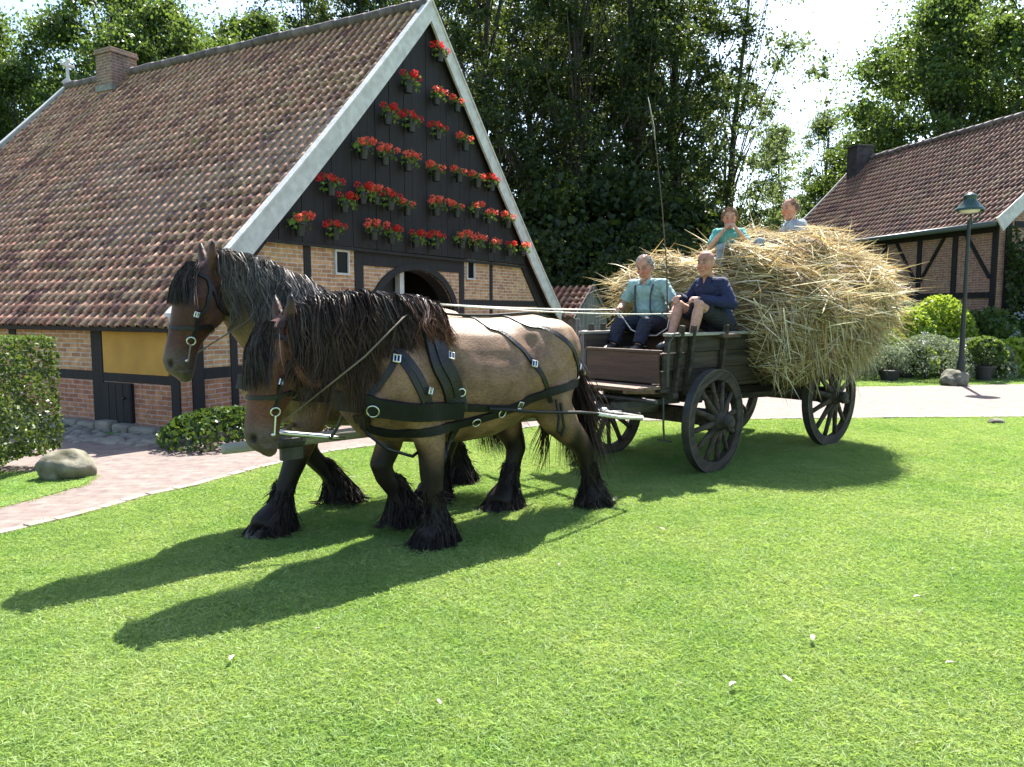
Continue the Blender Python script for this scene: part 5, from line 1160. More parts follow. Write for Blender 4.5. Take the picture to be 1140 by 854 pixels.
for i in range(len(EDGE) - 1):
    a, b = Vector((*EDGE[i], 0)), Vector((*EDGE[i + 1], 0)); L = (b - a).length; n_ = max(1, int(L / .21)); d = (b - a).normalized()
    if a.x > 12: break
    for k in range(n_):
        c = a.lerp(b, (k + .5) / n_) + Vector((-d.y, d.x, 0)) * (.05 + rnd.uniform(-.008, .008)); mb.box((c.x, c.y, .006 + rnd.uniform(0, .006)), (L / n_ - .012, .095, .03), Matrix.Rotation(math.atan2(d.y, d.x) + rnd.uniform(-.04, .04), 3, 'Z'))
o = mb.build('path_edging', mat('edging_brick', (.24, .20, .165), .85, .25, 12, .3, 40), bevel=.006); o['kind'] = 'structure'
ISL = [(-4.28, 6.28), (-4.12, 6.72), (-4.05, 7.08), (-4.15, 7.5), (-4.9, 7.62), (-6.5, 7.6), (-8.5, 6.5), (-8.5, 3), (-6.2, 2.6), (-5.0, 4.6)]
sheet('lawn_bank', ISL, .012, M['lawn_ground'])
# cobbled strip below the eaves
mb = MB(); crnd = random.Random(5)
EG = Vector((math.cos(HANG), math.sin(HANG), 0)); EB = Vector((-EG.y, EG.x, 0))
for k in range(330):
    s_ = crnd.uniform(-.2, 6.5); o_ = crnd.uniform(.16, 1.0) if s_ > .3 else crnd.uniform(.2, .9)
    c = HO + EB * s_ - EG * o_; r_ = crnd.uniform(.05, .11)
    mb.ball((c.x, c.y, .0), (r_, r_ * crnd.uniform(.7, 1), r_ * .42), 8, 5, Matrix.Rotation(crnd.uniform(0, 3), 3, 'Z'))
o = mb.build('cobbles', M['stone'], smooth=True); o['kind'] = 'stuff'; tag(o, 'rounded cobbles below the eaves of the farmhouse', 'cobbles')

def mat_grass():
    m, n, l, p = newmat('grass_blade'); a = n.new('ShaderNodeAttribute'); a.attribute_name = 'Col'
    g = n.new('ShaderNodeNewGeometry'); t = n.new('ShaderNodeTexNoise'); t.inputs['Scale'].default_value = .8; t.inputs['Detail'].default_value = 7; t.inputs['Roughness'].default_value = .7; l.new(g.outputs['Position'], t.inputs['Vector'])
    r = n.new('ShaderNodeMapRange'); l.new(t.outputs[0], r.inputs[0]); r.inputs[1].default_value = .36; r.inputs[2].default_value = .66
    mx = n.new('ShaderNodeMix'); mx.data_type = 'RGBA'; l.new(r.outputs[0], mx.inputs[0]); mx.inputs[6].default_value = (.205, .335, .095, 1); mx.inputs[7].default_value = (.34, .43, .17, 1)
    mm = n.new('ShaderNodeMix'); mm.data_type = 'RGBA'; mm.blend_type = 'MULTIPLY'; mm.inputs[0].default_value = 1; l.new(mx.outputs[2], mm.inputs[6]); l.new(a.outputs['Color'], mm.inputs[7])
    l.new(mm.outputs[2], p.inputs['Base Color']); p.inputs['Roughness'].default_value = .55; p.inputs['Specular IOR Level'].default_value = .2
    tr = n.new('ShaderNodeBsdfTranslucent'); ty = n.new('ShaderNodeMix'); ty.data_type = 'RGBA'; ty.blend_type = 'MULTIPLY'; ty.inputs[0].default_value = 1; l.new(mm.outputs[2], ty.inputs[6]); ty.inputs[7].default_value = (1.5, 1.45, .8, 1); l.new(ty.outputs[2], tr.inputs['Color'])
    ms = n.new('ShaderNodeMixShader'); ms.inputs[0].default_value = .42; l.new(p.outputs[0], ms.inputs[1]); l.new(tr.outputs[0], ms.inputs[2]); l.new(ms.outputs[0], n['Material Output'].inputs[0]); return m
M['grass'] = mat_grass()
tufts = bpy.data.collections.new('grass_tufts')
for k in range(8):
    rg = np.random.default_rng(200 + k); n = 64; t = np.linspace(0, 1, 4); th = rg.uniform(0, 6.28, n); r_ = .075 * np.sqrt(rg.random(n)); H = rg.uniform(.007, .024, n); lean = rg.uniform(.3, 2.0, n) * H; la = rg.uniform(0, 6.28, n)
    P = np.stack([(np.cos(th) * r_)[:, None] + (np.cos(la) * lean)[:, None] * t ** 1.6, (np.sin(th) * r_)[:, None] + (np.sin(la) * lean)[:, None] * t ** 1.6, H[:, None] * t * (1 - .25 * t)], 2)
    g = rg.uniform(.8, 1.18, (n, 1)); c = np.tile(np.array([[1, 1, 1]]), (n, 1)) * g
    dry = rg.random(n) < .012; c[dry] = np.array([1.7, 1.2, 2.2])
    V, F, C = strands(P, .0030, c * .8, c, rg)
    if k == 99:   # clover and daisy leaves among the grass
        nq = 6; th = rg.uniform(0, 6.28, nq); r_ = .07 * np.sqrt(rg.random(nq)); P0 = np.stack([np.cos(th) * r_, np.sin(th) * r_, rg.uniform(.015, .035, nq)], 1)
        V2, F2, C2 = leafcloud(nq, lambda n_: P0, .017, rg, flat=.8); V = np.concatenate([V, V2]); F = np.concatenate([F, F2 + len(C)]); C = np.concatenate([C, np.tile([.7, .85, .8], (len(V2), 1))])
    me = np_mesh('grass_tuft', V, F, C); me.materials.append(M['grass']); o = bpy.data.objects.new('grass_tuft', me); tufts.objects.link(o)
def scatter(name, polys, collection, dens_near, dens_far, z=.004, smin=.7, smax=1.35, seed=1, label=None, near=3.0, far=11.0):
    V, F = [], []
    for poly in polys:
        b = len(V); V += [(x, y, z) for x, y in poly]; F.append(tuple(range(b, b + len(poly))))
    me = bpy.data.meshes.new(name); me.from_pydata(V, [], F); me.update()
    bm = bmesh.new(); bm.from_mesh(me); bmesh.ops.triangulate(bm, faces=bm.faces)
    for f in bm.faces:
        if f.normal.z < 0: f.normal_flip()
    bmesh.ops.subdivide_edges(bm, edges=bm.edges, cuts=5, use_grid_fill=True)
    bm.to_mesh(me); bm.free()
    o = bpy.data.objects.new(name, me); col.objects.link(o); o['kind'] = 'stuff'
    ng = bpy.data.node_groups.new(name, 'GeometryNodeTree'); ng.interface.new_socket('Geometry', in_out='INPUT', socket_type='NodeSocketGeometry'); ng.interface.new_socket('Geometry', in_out='OUTPUT', socket_type='NodeSocketGeometry')
    N, L = ng.nodes, ng.links; gi = N.new('NodeGroupInput'); go = N.new('NodeGroupOutput')
    pos = N.new('GeometryNodeInputPosition'); ln = N.new('ShaderNodeVectorMath'); ln.operation = 'LENGTH'; L.new(pos.outputs[0], ln.inputs[0])
    mr = N.new('ShaderNodeMapRange'); L.new(ln.outputs['Value'], mr.inputs[0]); mr.inputs[1].default_value = near; mr.inputs[2].default_value = far; mr.inputs[3].default_value = dens_near; mr.inputs[4].default_value = dens_far
    dp = N.new('GeometryNodeDistributePointsOnFaces'); L.new(gi.outputs[0], dp.inputs['Mesh']); L.new(mr.outputs[0], dp.inputs['Density']); dp.inputs['Seed'].default_value = seed
    ci = N.new('GeometryNodeCollectionInfo'); ci.inputs[0].default_value = collection; ci.inputs['Separate Children'].default_value = True; ci.inputs['Reset Children'].default_value = True
    ip = N.new('GeometryNodeInstanceOnPoints'); L.new(dp.outputs['Points'], ip.inputs['Points']); L.new(ci.outputs[0], ip.inputs['Instance']); ip.inputs['Pick Instance'].default_value = True
    rv = N.new('FunctionNodeRandomValue'); rv.data_type = 'FLOAT_VECTOR'; rv.inputs[0].default_value = (-.12, -.12, 0); rv.inputs[1].default_value = (.12, .12, 6.28); L.new(rv.outputs[0], ip.inputs['Rotation'])
    rs = N.new('FunctionNodeRandomValue'); rs.data_type = 'FLOAT'; rs.inputs[2].default_value = smin; rs.inputs[3].default_value = smax; rs.inputs['Seed'].default_value = 3; L.new(rs.outputs[1], ip.inputs['Scale'])
    L.new(ip.outputs[0], go.inputs[0]); m = o.modifiers.new('scatter', 'NODES'); m.node_group = ng
    return o
LAWN = [(-5.3, 1.2), (-4.5, 3.4)] + EDGE[2:16] + [(11.5, 11.85), (8.5, 8), (5.4, 4.2), (3.4, 1.6), (-3, 1.4)]
g1 = scatter('lawn_grass', [LAWN, ISL], tufts, 850, 400); tag(g1, 'short sunlit green lawn grass under the horses and wagon', 'grass')
g2 = scatter('far_lawn_grass', [[(5.0, 16.35), (6.4, 16.35), (8.4, 16.55), (11.5, 17.05), (16, 17.7), (17, 20.5), (5.5, 20.8)], [(-.2, 20.5), (4.8, 16.8), (5.5, 21), (8, 27), (-2, 27)]], tufts, 120, 60, near=15, far=25, smin=1.3, smax=2.2, seed=5); tag(g2, 'strip of lawn grass beyond the path', 'grass')
# scattered pale leaves and clover heads on the lawn
LFP = [(2.28, 4.16), (1.48, 3.62), (1.95, 5.3), (2.75, 4.62), (.95, 3.15), (-.98, 3.72), (1.2, 3.2), (-.3, 3.0), (2.0, 3.35), (.3, 4.7), (-1.3, 3.4), (1.1, 5.5)]
lfl = ['largest pale dry leaf on the lawn, right of centre', 'small white clover head in the lawn grass', 'pale dry leaf on the lawn in front of the wagon wheel', 'tan dry leaf on the lawn at right', 'whitish dry leaf low in the lawn', 'brownish dry leaf in the lawn beyond the shadow of the nearer horse', 'curled pale leaf on the sunny lawn', 'small tan leaf near the front edge of the lawn', 'thin dry leaf in the lawn at lower right', 'dry leaf in the lawn below the hooves of the nearer horse', 'pale leaf in the lawn left of the centre', 'straw coloured leaf in the lawn below the wagon']
for (x, y), lb in zip(LFP, lfl):
    mb = MB(); L = rnd.uniform(.02, .035) * (1.6 if lb.startswith('largest') else 1); pts = [(-L, 0, 0), (-L * .4, L * .35, .008), (L * .4, L * .3, .012), (L, 0, .004), (L * .4, -L * .3, .01), (-L * .4, -L * .3, .006)]
    mb.add(pts + [(p[0], p[1], p[2] - .002) for p in pts], [tuple(range(6)), tuple(range(11, 5, -1))] + [(i, i + 6, (i + 1) % 6 + 6, (i + 1) % 6) for i in range(6)])
    o = mb.build('fallen_leaf', M['fleck'], None, (x, y, .045), rnd.uniform(0, 6)); tag(o, lb, 'leaf', 'fallen leaves on the lawn')

# ------------------------------------------------------------------ boulders
def boulder(name, loc, r_, seed, label, rz=0):
    bm = bmesh.new(); bmesh.ops.create_icosphere(bm, subdivisions=4, radius=1); rg = random.Random(seed); from mathutils import noise
    off = Vector((rg.uniform(0, 50), rg.uniform(0, 50), 0))
    for v in bm.verts:
        k = 1 + .28 * noise.noise(v.co * 1.1 + off) + .08 * noise.noise(v.co * 3 + off) + .03 * noise.noise(v.co * 9 + off); v.co = Vector((v.co.x * r_[0], v.co.y * r_[1], max(v.co.z, -.35) * r_[2])) * k
    me = bpy.data.meshes.new(name); bm.to_mesh(me); bm.free(); o = link_mesh(name, me, M['boulder'], None, loc, rz, True); tag(o, label, 'boulder'); return o
boulder('boulder', (-4.38, 7.4, .08), (.25, .19, .2), 3, 'mossy grey boulder lying beside the clipped hedge and the brick path', .3)
boulder('boulder', (9.72, 16.75, .1), (.3, .26, .24), 8, 'rounded stone at the foot of the green lamp post')
boulder('boulder', (7.05, 11.0, .02), (.11, .08, .06), 12, 'small pale stone on the lawn at the far right')

# ------------------------------------------------------------------ leaves, shrubs, trees
M['leaf_dark'] = mat_leaf('leaf_dark', (.009, .021, .008), (.036, .066, .016), .33, .55)
M['leaf_mid'] = mat_leaf('leaf_mid', (.022, .05, .014), (.08, .135, .03), .42, .42, (.22, .32, .04))
M['leaf_pale'] = mat_leaf('leaf_pale', (.05, .08, .03), (.15, .2, .075), .45, .5, (.24, .32, .08))
M['leaf_lime'] = mat_leaf('leaf_lime', (.13, .21, .025), (.30, .40, .05), .45, .5, (.4, .5, .04))
M['leaf_glossy'] = mat_leaf('leaf_glossy', (.02, .05, .012), (.06, .115, .025), .25, .28)
M['leaf_grey'] = mat_leaf('leaf_grey', (.13, .17, .10), (.30, .34, .22), .35, .6, (.2, .25, .1))
M['leaf_blue'] = mat_leaf('leaf_blue', (.3, .36, .4), (.5, .56, .6), .3, .6, (.2, .28, .2))
def shell_fn(rg, rx, ry, rz, z0, lumps=9, inner=.35, box=False):
    lc = rg.normal(size=(lumps, 3)); lc /= np.linalg.norm(lc, axis=1)[:, None]; la = rg.uniform(-.12, .3, lumps)
    def fn(n):
        if box:
            p = rg.uniform(-1, 1, (n, 3)); ax = rg.integers(0, 3, n); sg = rg.choice([-1, 1], n); k = rg.random(n) < .85; p[np.arange(n)[k], ax[k]] = (sg * (1 - np.abs(rg.normal(0, .03, n))))[k]
            p *= (1 + .02 * np.sin(p[:, [1]] * 5 + p[:, [2]] * 6)) 
            return p * np.array([rx, ry, rz]) + np.array([0, 0, z0])
        d = rg.normal(size=(n, 3)); d /= np.linalg.norm(d, axis=1)[:, None]; d[:, 2] = np.where(d[:, 2] < -.5, -d[:, 2], d[:, 2])
        k = 1 + (np.maximum(0, d @ lc.T) ** 4 * la).sum(1); r_ = k * (1 - inner * rg.random(n) ** 2)
        return d * r_[:, None] * np.array([rx, ry, rz]) + np.array([0, 0, z0])
    return fn
def shrub(name, loc, dims, n, size, m, label, cat, seed, group=None, rz=0, flowers=None, stem=True, aspect=1.0, pot=None):
    rg = np.random.default_rng(seed); root = empty(name, loc, rz, label, cat, group); zb = pot[1] if pot else 0
    V, F, C = leafcloud(n, shell_fn(rg, dims[0], dims[1], dims[2] * .62, zb + dims[2] * .45), size, rg, flat=.25, aspect=aspect); link_mesh('foliage', np_mesh('foliage', V, F, C), m, root)
    if stem:
        mb = MB()
        for k in range(7):
            a = rg.uniform(0, 6.28); mb.tube([(math.cos(a) * .03, math.sin(a) * .03, zb), (math.cos(a) * dims[0] * .3, math.sin(a) * dims[1] * .3, zb + dims[2] * .4), (math.cos(a) * dims[0] * .6, math.sin(a) * dims[1] * .6, zb + dims[2] * .75)], [.018, .012, .006], 6)
        mb.build('stem', M['bark'], root)
    if flowers:
        fm, nf_, fs = flowers; f0 = shell_fn(rg, dims[0] * 1.05, dims[1] * 1.05, dims[2] * .66, zb + dims[2] * .47, inner=.05); c = f0(nf_); parts = []
        for q in c:
            V, F, C = leafcloud(22, lambda k, q=q: q + rg.normal(0, fs, (k, 3)), fs * 1.1, rg); hair_obj('flower_head', [(V, F, np.stack([C, C, C], 1))], root, fm)
    if pot:
        r_, h_ = pot; mb = MB(); mb.lathe([(0, 0), (r_ * .72, 0), (r_, h_), (r_ * 1.06, h_), (r_ * 1.06, h_ * .86), (r_ * 1.0, h_ * .86)], 20); mb.lathe([(0, h_ * .93), (r_ * .98, h_ * .93)], 20); mb.build('pot', M['pot_clay'], root)
    return root
# clipped hedge on the left
rg = np.random.default_rng(77); hedge = empty('clipped_hedge', (-5.56, 7.72, 0), R(-6), 'square clipped hedge tree on a short trunk beside the boulder', 'hedge')
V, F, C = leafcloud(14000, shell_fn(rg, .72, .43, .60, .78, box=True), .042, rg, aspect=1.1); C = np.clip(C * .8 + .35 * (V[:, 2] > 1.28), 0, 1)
link_mesh('crown', np_mesh('crown', V, F, C), mat_leaf('hornbeam_leaf', (.03, .06, .015), (.12, .18, .045), .32, .33, (.2, .26, .03)), hedge)
mb = MB(); mb.tube([(0.18, -.1, -.02), (.19, -.08, .12), (.14, 0, .4), (.0, 0, .95)], [.075, .055, .05, .03], 10)
for k in range(9): a = k * .7; mb.tube([(.14, 0, .35 + k * .05), (.14 + math.cos(a) * .3, math.sin(a) * .2, .5 + k * .06), (.1 + math.cos(a) * .55, math.sin(a) * .36, .62 + k * .06)], [.02, .012, .006], 6)
mb.build('trunk', M['bark'], hedge, smooth=True)
shrub('ground_cover', (-3.55, 9.35, 0), (.72, .55, .42), 2600, .07, M['leaf_glossy'], 'low glossy green bush at the corner post of the farmhouse', 'bush', 5, rz=R(30), stem=False)
shrub('ground_cover', (-2.85, 10.2, 0), (.55, .5, .38), 1700, .07, M['leaf_glossy'], 'low glossy bush along the gable wall behind the heads of the horses', 'bush', 6, rz=R(30), stem=False)
def at(px, Y): return ((px - 570) / 850 * Y, Y, 0)
WHT = mat('white_petal', (.7, .7, .68), .6); PNK = mat('lilac_petal', (.5, .38, .5), .6)
G_ = 'garden plants in front of the brick barn'
shrub('shrub', at(1034, 17.9), (.8, .65, 1.02), 3400, .055, M['leaf_grey'], 'rounded grey-green shrub left of the lamp post', 'shrub', 20, G_, flowers=(WHT, 14, .03))
shrub('shrub', at(1012, 19.6), (.8, .7, 1.55), 2600, .12, M['leaf_lime'], 'bright yellow-green leafy shrub behind the rounded grey-green shrub', 'shrub', 21, G_)
shrub('shrub', at(1050, 19.8), (.8, .7, 1.7), 2600, .12, M['leaf_lime'], 'tall lime green shrub behind the lamp post', 'shrub', 22, G_)
shrub('shrub', at(1000, 21.2), (.8, .6, 1.75), 2200, .09, M['leaf_grey'], 'tall pale shrub against the barn wall, beside the straw', 'shrub', 23, G_)
shrub('shrub', at(1090, 20.2), (.7, .6, 1.5), 2000, .09, M['leaf_mid'], 'mid green shrub against the barn wall right of the lamp post', 'shrub', 24, G_)
shrub('shrub', at(1084, 18.4), (.5, .45, .95), 1700, .06, M['leaf_grey'], 'pale small-leaved shrub just right of the lamp post', 'shrub', 25, G_, flowers=(PNK, 12, .025))
shrub('hosta', at(1124, 18.6), (.72, .6, .85), 700, .2, M['leaf_lime'], 'broad-leaved yellow-green hosta at the far right', 'plant', 26, G_, stem=False)
shrub('hydrangea', at(1137, 20.0), (.75, .6, 1.35), 900, .15, M['leaf_mid'], 'hydrangea with pale bluish white heads at the far right', 'shrub', 27, G_, flowers=(M['leaf_blue'], 26, .07))
shrub('hydrangea', at(1108, 19.6), (.5, .5, 1.15), 700, .13, M['leaf_mid'], 'hydrangea with pale heads between the hosta and the wall', 'shrub', 28, G_, flowers=(M['leaf_blue'], 12, .06))
shrub('potted_plant', at(992, 17.7), (.40, .38, .55), 1100, .055, M['leaf_grey'], 'pale plant in a dark pot beside the straw heap', 'potted plant', 29, G_, pot=(.24, .26))
shrub('potted_plant', at(1097, 17.7), (.46, .38, .62), 900, .10, M['leaf_mid'], 'leafy plant in a tall black pot right of the lamp post', 'potted plant', 30, G_, pot=(.2, .36))
shrub('potted_plant', at(1009, 18.4), (.46, .4, .6), 900, .07, M['leaf_mid'], 'plant in a dark pot behind the rounded shrub', 'potted plant', 31, G_, pot=(.22, .3))
shrub('shrub', at(962, 18.6), (.6, .5, 1.0), 1500, .06, M['leaf_grey'], 'pale grey shrub half hidden behind the straw and rear wheel', 'shrub', 32, G_)
shrub('shrub', at(975, 20.2), (.7, .6, 1.3), 1500, .08, M['leaf_pale'], 'pale green shrub behind the straw load', 'shrub', 33, G_)
shrub('shrub', at(935, 20.5), (.8, .6, 1.2), 1500, .08, M['leaf_mid'], 'green shrub hidden behind the straw, left of the pale grey shrub', 'shrub', 34, G_)
shrub('shrub', at(1070, 17.7), (.3, .28, .42), 700, .05, M['leaf_grey'], 'small pale tuft of leaves at the foot of the lamp post', 'plant', 35, G_, stem=False)
for k, (px, Y, d_, m_, lb) in enumerate([(1016, 18.6, (.6, .45, .8), 'leaf_lime', 'low lime green plant left of the rounded grey-green shrub'), (1064, 18.9, (.6, .5, .9), 'leaf_lime', 'lime green plant directly behind the lamp pole'), (1108, 18.2, (.5, .4, .7), 'leaf_grey', 'small grey-leaved plant between the black pot and the hosta'), (950, 18.1, (.6, .5, .6), 'leaf_grey', 'low pale plant at the edge of the lawn strip behind the rear wheel'), (985, 19.2, (.7, .5, 1.1), 'leaf_lime', 'yellow-green plant beside the edge of the straw')]):
    shrub('shrub', at(px, Y), d_, 1500, .085, M[m_], lb, 'shrub', 60 + k, G_)
# ivy on the barn gable
rg = np.random.default_rng(9); ivy = empty('ivy', E0, math.atan2(-NO.y, -NO.x), 'dark ivy covering the shaded gable corner of the barn', 'ivy')
def fiv(n):
    x = .42 + rg.random(n) ** 1.0 * 3.0; top_ = 3.5 - .0 * x + .35 * np.sin(x * 4); z = rg.random(n) ** .8 * top_; y = .2 - np.abs(rg.normal(0, .13, n)) - .05
    return np.stack([x, y, z], 1)
V, F, C = leafcloud(6500, fiv, .12, rg, flat=.0); link_mesh('foliage', np_mesh('foliage', V, F, C), M['leaf_dark'], ivy)
mb = MB()
for k in range(5): x = .7 + k * .55; mb.tube([(x, .26, 0), (x + .1, .26, 1.2), (x - .05, .26, 2.6)], [.03, .02, .01], 6)
mb.build('stem', M['bark'], ivy)

# ------------------------------------------------------------------ lamp post
lamp = empty('street_lamp', (9.98, 16.93, 0), 0, 'green street lamp with a conical shade in front of the brick barn', 'street lamp')
mb = MB(); mb.lathe([(0, 0), (.12, 0), (.12, .08), (.09, .12), (.082, .5), (.066, .56), (.058, .6), (.043, 1.6), (.036, 3.55), (.035, 3.6), (0, 3.6)], 16); mb.tube([(-.16, 0, 3.2), (.16, 0, 3.2)], .012, 6); mb.build('pole', mat('dark_green_iron', (.014, .018, .017), .5, .2, 10), lamp, smooth=False)
mb = MB(); mb.tube([(.0, 0, 3.5), (.14, 0, 3.58), (.22, 0, 3.7), (.2, 0, 3.86), (.12, 0, 3.98)], .018, 8); mb.tube([(.05, 0, 3.5), (.03, 0, 3.8)], .02, 8); mb.build('bracket', M['lamp_green'], lamp, smooth=True)
mb = MB(); mb.lathe([(.29, 3.80), (.295, 3.83), (.27, 3.86), (.13, 4.02), (.125, 4.08), (.145, 4.10), (.13, 4.13), (.05, 4.19), (0, 4.2)], 28); mb.lathe([(.285, 3.80), (.26, 3.85), (.12, 4.0), (0, 4.02)], 28); mb.build('lamp_shade', M['lamp_green'], lamp, smooth=True)
mb = MB(); mb.lathe([(0, 3.74), (.16, 3.76), (.2, 3.8), (.2, 3.85), (0, 3.87)], 24); mb.build('lamp_glass', mat('milk_glass', (.75, .75, .68), .25), lamp, smooth=True)

# ------------------------------------------------------------------ trees
def tree_meshes(seed, h, cr, z0, nl, size, nclump, spread=.85, trunk_r=.22, leaf_m='leaf_dark', lean=.0):
    rg = np.random.default_rng(seed); cl = []
    for k in range(nclump):
        f = rg.random() ** .8; z = z0 + (h - z0) * f; prof = math.sin(math.pi * min(1, (f * .86 + .14))) ** .6 if f < .95 else .3
        a = rg.uniform(0, 6.28); r_ = cr * prof * math.sqrt(rg.uniform(.08, 1.0)); cl.append((math.cos(a) * r_ + lean * f, math.sin(a) * r_, z))
    cl = np.array(cl); ns_ = max(6, nclump // 13); sup = cl[rg.choice(nclump, ns_, replace=False)]; wn = np.linalg.norm(cl[:, None] - sup[None], axis=2).argmin(1); cl = cl + (sup[wn] - cl) * rg.uniform(.15, .62, nclump)[:, None]; mb = MB(); top_ = Vector((lean, 0, h * .9))
    tp = [Vector((0, 0, -.1)), Vector((rg.normal(0, .1), rg.normal(0, .1), h * .25)), Vector((rg.normal(0, .25) + lean * .4, rg.normal(0, .25), h * .55)), top_]
    mb.tube(tp, [trunk_r * 1.25, trunk_r, trunk_r * .6, .04], 12)
    for k in range(0, nclump, 5):
        c = Vector(cl[k]); f = max(.12, min(.8, (c.z / h) - .15 - .12 * rg.random())); i = min(2, int(f * 3)); 
        b = tp[i].lerp(tp[i + 1], f * 3 - i) if i < 3 else tp[-1]; b = Vector((b.x, b.y, min(b.z, c.z)))
        m_ = b.lerp(c, .5) + Vector((rg.normal(0, .2), rg.normal(0, .2), .25)); r_ = trunk_r * .32 * (1 - f * .6); mb.tube([b, m_, c], [r_, r_ * .6, .015], 6)
    trunk = mb.mesh('trunk')
    for p in trunk.polygons: p.use_smooth = True
    trunk.materials.append(M['bark'])
    cs = rg.uniform(.55, 1.25, nclump) * spread; tone = rg.uniform(0, .75, nclump)
    wts = cs ** 2; idx = rg.choice(nclump, nl, p=wts / wts.sum())
    d = rg.normal(size=(nl, 3)); d /= np.linalg.norm(d, axis=1)[:, None]; ax_ = rg.normal(size=(nclump, 3)) * np.array([1, 1, .35]); ax_ /= np.linalg.norm(ax_, axis=1)[:, None]
    rad_ = np.abs(rg.normal(0, .62, nl)); P = cl[idx] + (d * np.array([1.0, 1.0, .62]) + ax_[idx] * (rg.normal(0, .75, nl))[:, None]) * (cs[idx] * rad_)[:, None]
    P[:, 2] -= .25 * np.hypot(P[:, 0] - cl[idx][:, 0], P[:, 1] - cl[idx][:, 1]); P[:, 2] = np.maximum(P[:, 2], .15)
    V, F, C = leafcloud(nl, lambda n: P, size, rg, flat=.2, aspect=1.15); C = np.clip(np.repeat(tone[idx], 4) + C * .3, 0, 1)
    crown = np_mesh('crown', V, F, C); crown.materials.append(M[leaf_m]); return trunk, crown
VAR = dict(
 dense=tree_meshes(301, 17.5, 4.5, 1.0, 54000, .115, 330, .66, .26, 'leaf_dark'),
 dense2=tree_meshes(302, 16.5, 4.3, 1.2, 47000, .115, 290, .66, .24, 'leaf_dark'),
 bright=tree_meshes(303, 13.0, 4.4, .4, 62000, .118, 300, .78, .2, 'leaf_mid'),
 pale=tree_meshes(304, 15.0, 3.6, 1.0, 28000, .115, 230, .62, .18, 'leaf_pale'),
 airy=tree_meshes(305, 16.5, 3.9, 2.5, 11500, .13, 120, .75, .17, 'leaf_pale', lean=.8))
TG = 'trees round the farmyard'
def tree(kind, x, y, sc, rz, label):
    t = empty(kind_name[kind], (x, y, 0), rz, label, 'tree', TG); t.scale = (sc, sc, sc * rnd.uniform(.95, 1.05))
    link_mesh('trunk', VAR[kind][0], None, t); link_mesh('crown', VAR[kind][1], None, t); return t
kind_name = dict(dense='tall_tree', dense2='tall_tree', bright='broadleaf_tree', pale='birch_tree', airy='birch_tree')
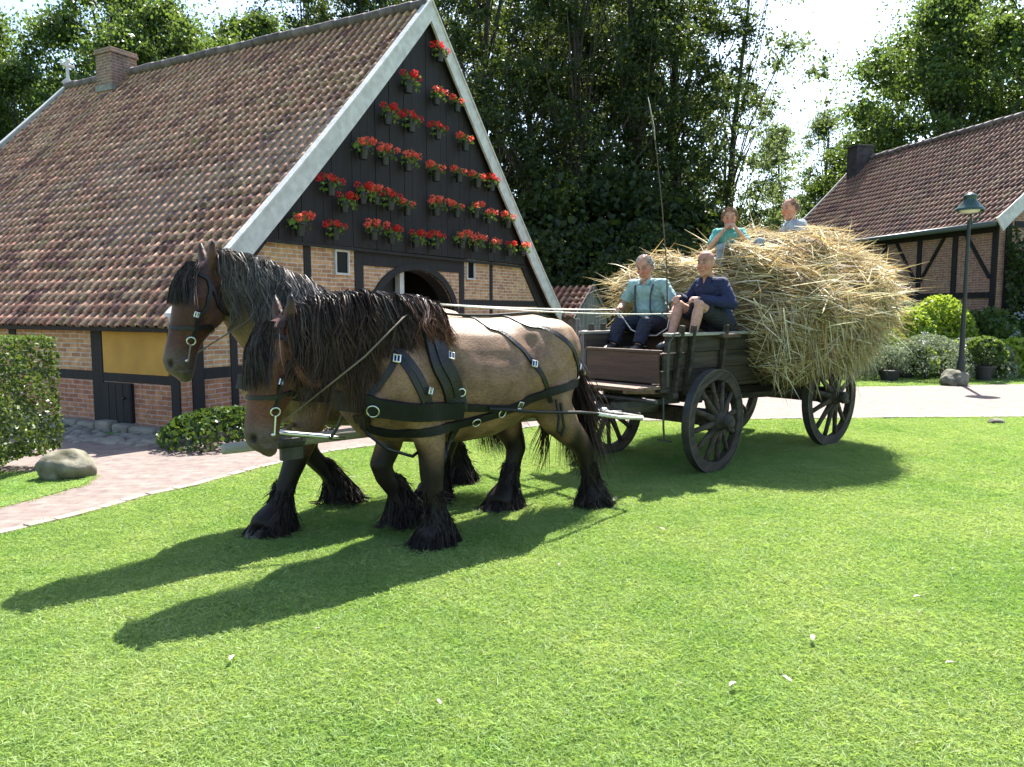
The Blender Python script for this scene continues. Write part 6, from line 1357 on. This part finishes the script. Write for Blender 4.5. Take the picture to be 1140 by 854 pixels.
TREES = [('dense', -.8, 31, 1, .3, 'tall dark tree directly behind the peak of the farmhouse gable'),
 ('dense', 2.4, 30.5, 1.02, 2.2, 'tall dark tree right of the farmhouse gable, its trunk behind the small shed'),
 ('dense2', 4.6, 31.5, 1.05, 4.0, 'tall dark tree behind the driver and the whip'),
 ('dense2', 6.9, 32.5, 1.0, 1.1, 'tall dark tree behind the boy on the straw'),
 ('dense2', 3.2, 37, 1.1, 3.0, 'far dark tree behind the trees over the wagon'),
 ('dense', .9, 41, 1.05, 5.1, 'far dark tree in the gap right of the gable peak'), ('dense2', 6.6, 41, 1.1, .7, 'far dark tree behind the tall trees over the boy'), ('dense', 4.0, 43, 1.1, 2.7, 'farthest dark tree behind the middle of the grove'),
 ('airy', 9.3, 33.5, 1.05, .2, 'loose airy tree with sparse leaves against the bright sky'),
 ('airy', 11.0, 38, .85, 2.6, 'small sparse tree behind the man in the pale blue shirt'),
 ('pale', 14.6, 43, .8, 1.0, 'pale green tree left of the barn chimney'), ('pale', 17.8, 44, .85, 3.3, 'pale green far tree just behind the barn chimney'), ('bright', 10.8, 45, .62, 2.0, 'bright green bushy tree behind the straw load'),
 ('bright', 20.4, 37, 1.3, .9, 'large leafy tree rising over the middle of the barn roof'), ('bright', 26, 36, 1.5, 2.9, 'large leafy tree over the barn roof at the right edge'), ('bright', 22.8, 41, 1.35, 4.1, 'tall leafy tree behind the two leafy trees over the barn'), ('bright', 31, 41, 1.3, .4, 'leafy tree beyond the right edge of the barn roof'),
 ('bright', -9.4, 29, 1.0, .5, 'leafy tree behind the farmhouse ridge, right of its chimney'), ('bright', -13.6, 27, .98, 3.6, 'sunlit leafy tree behind the farmhouse chimney'), ('bright', -17.8, 26.5, .86, 5.2, 'sunlit leafy tree left of the wooden cross on the gable'),
 ('pale', -16, 33, .98, 1.9, 'paler tall tree behind the farmhouse chimney'), ('bright', -22, 28, .84, 1.2, 'leafy tree at the left edge beyond the farmhouse'), ('dense', -5.2, 33, 1, 1.2, 'dark tree overhanging the middle of the farmhouse ridge'), ('dense2', -9.0, 35, 1.02, 2.4, 'dark tree behind the leafy tree over the ridge'), ('dense', -3, 38, 1.05, .1, 'far dark tree left of the gable peak'), ('bright', -24, 35, 1.1, .7, 'far tree in the corner at the left edge'), ('bright', -15.3, 24.2, .72, .2, 'bright leafy tree close behind the chimney of the farmhouse'), ('bright', -11.3, 25.6, .85, 4.4, 'bright leafy tree above the farmhouse ridge between the chimney and the gable'),
 ('bright', 8.6, 52, .7, 1.4, 'distant tree between the trunks behind the wagon'), ('bright', 15, 58, .7, .2, 'distant tree on the skyline left of the barn'), ('bright', 17.2, 41, .8, 1.7, 'leafy tree just right of the barn chimney'), ('bright', 21, 56, .8, 5.0, 'distant tree behind the barn roof')]
for a in TREES: tree(*a)
# bushes under the trees, beyond the shed and the wagon
US = tree_meshes(310, 3.2, 1.6, .3, 9000, .13, 60, .6, .06, 'leaf_dark'); US2 = tree_meshes(311, 2.9, 1.7, .2, 9000, .12, 60, .6, .06, 'leaf_mid')
BL2 = ['behind the small shed', 'right of the small shed', 'behind the grey board fence', 'behind the driver', 'between the driver and the boy', 'behind the boy', 'right of the boy', 'behind the man on the straw', 'left of the barn end', 'behind the farmhouse gable corner', 'far behind the shed', 'far behind the boy', 'taller, between the shed and the tall trees', 'taller, behind the driver', 'taller, behind the whip', 'taller, to the right of the boy']
for k, (x, y, s_, v_) in enumerate([(.9, 25.5, 1.2, 0), (2.6, 26.5, 1.3, 0), (3.4, 24.5, 1.0, 0), (4.4, 27, 1.35, 0), (5.6, 26.5, 1.2, 0), (7.0, 28.5, 1.2, 1), (8.6, 29, 1.3, 1), (10.2, 31, 1.4, 1), (11.4, 33, 1.5, 1), (-.6, 27, 1.5, 0), (2.4, 34, 1.9, 0), (7.2, 36, 1.9, 1), (1.8, 28.5, 1.9, 0), (3.9, 29.5, 2.0, 0), (6.0, 30, 1.9, 0), (8.0, 31.5, 1.7, 0)]):
    t = empty('bush', (x, y, 0), k * 1.3, 'dark bush under the trees ' + BL2[k], 'bush', 'bushes under the trees'); t.scale = (s_, s_, s_)
    tr_, cr_ = (US, US2)[v_]; link_mesh('stem', tr_, None, t); link_mesh('crown', cr_, None, t)
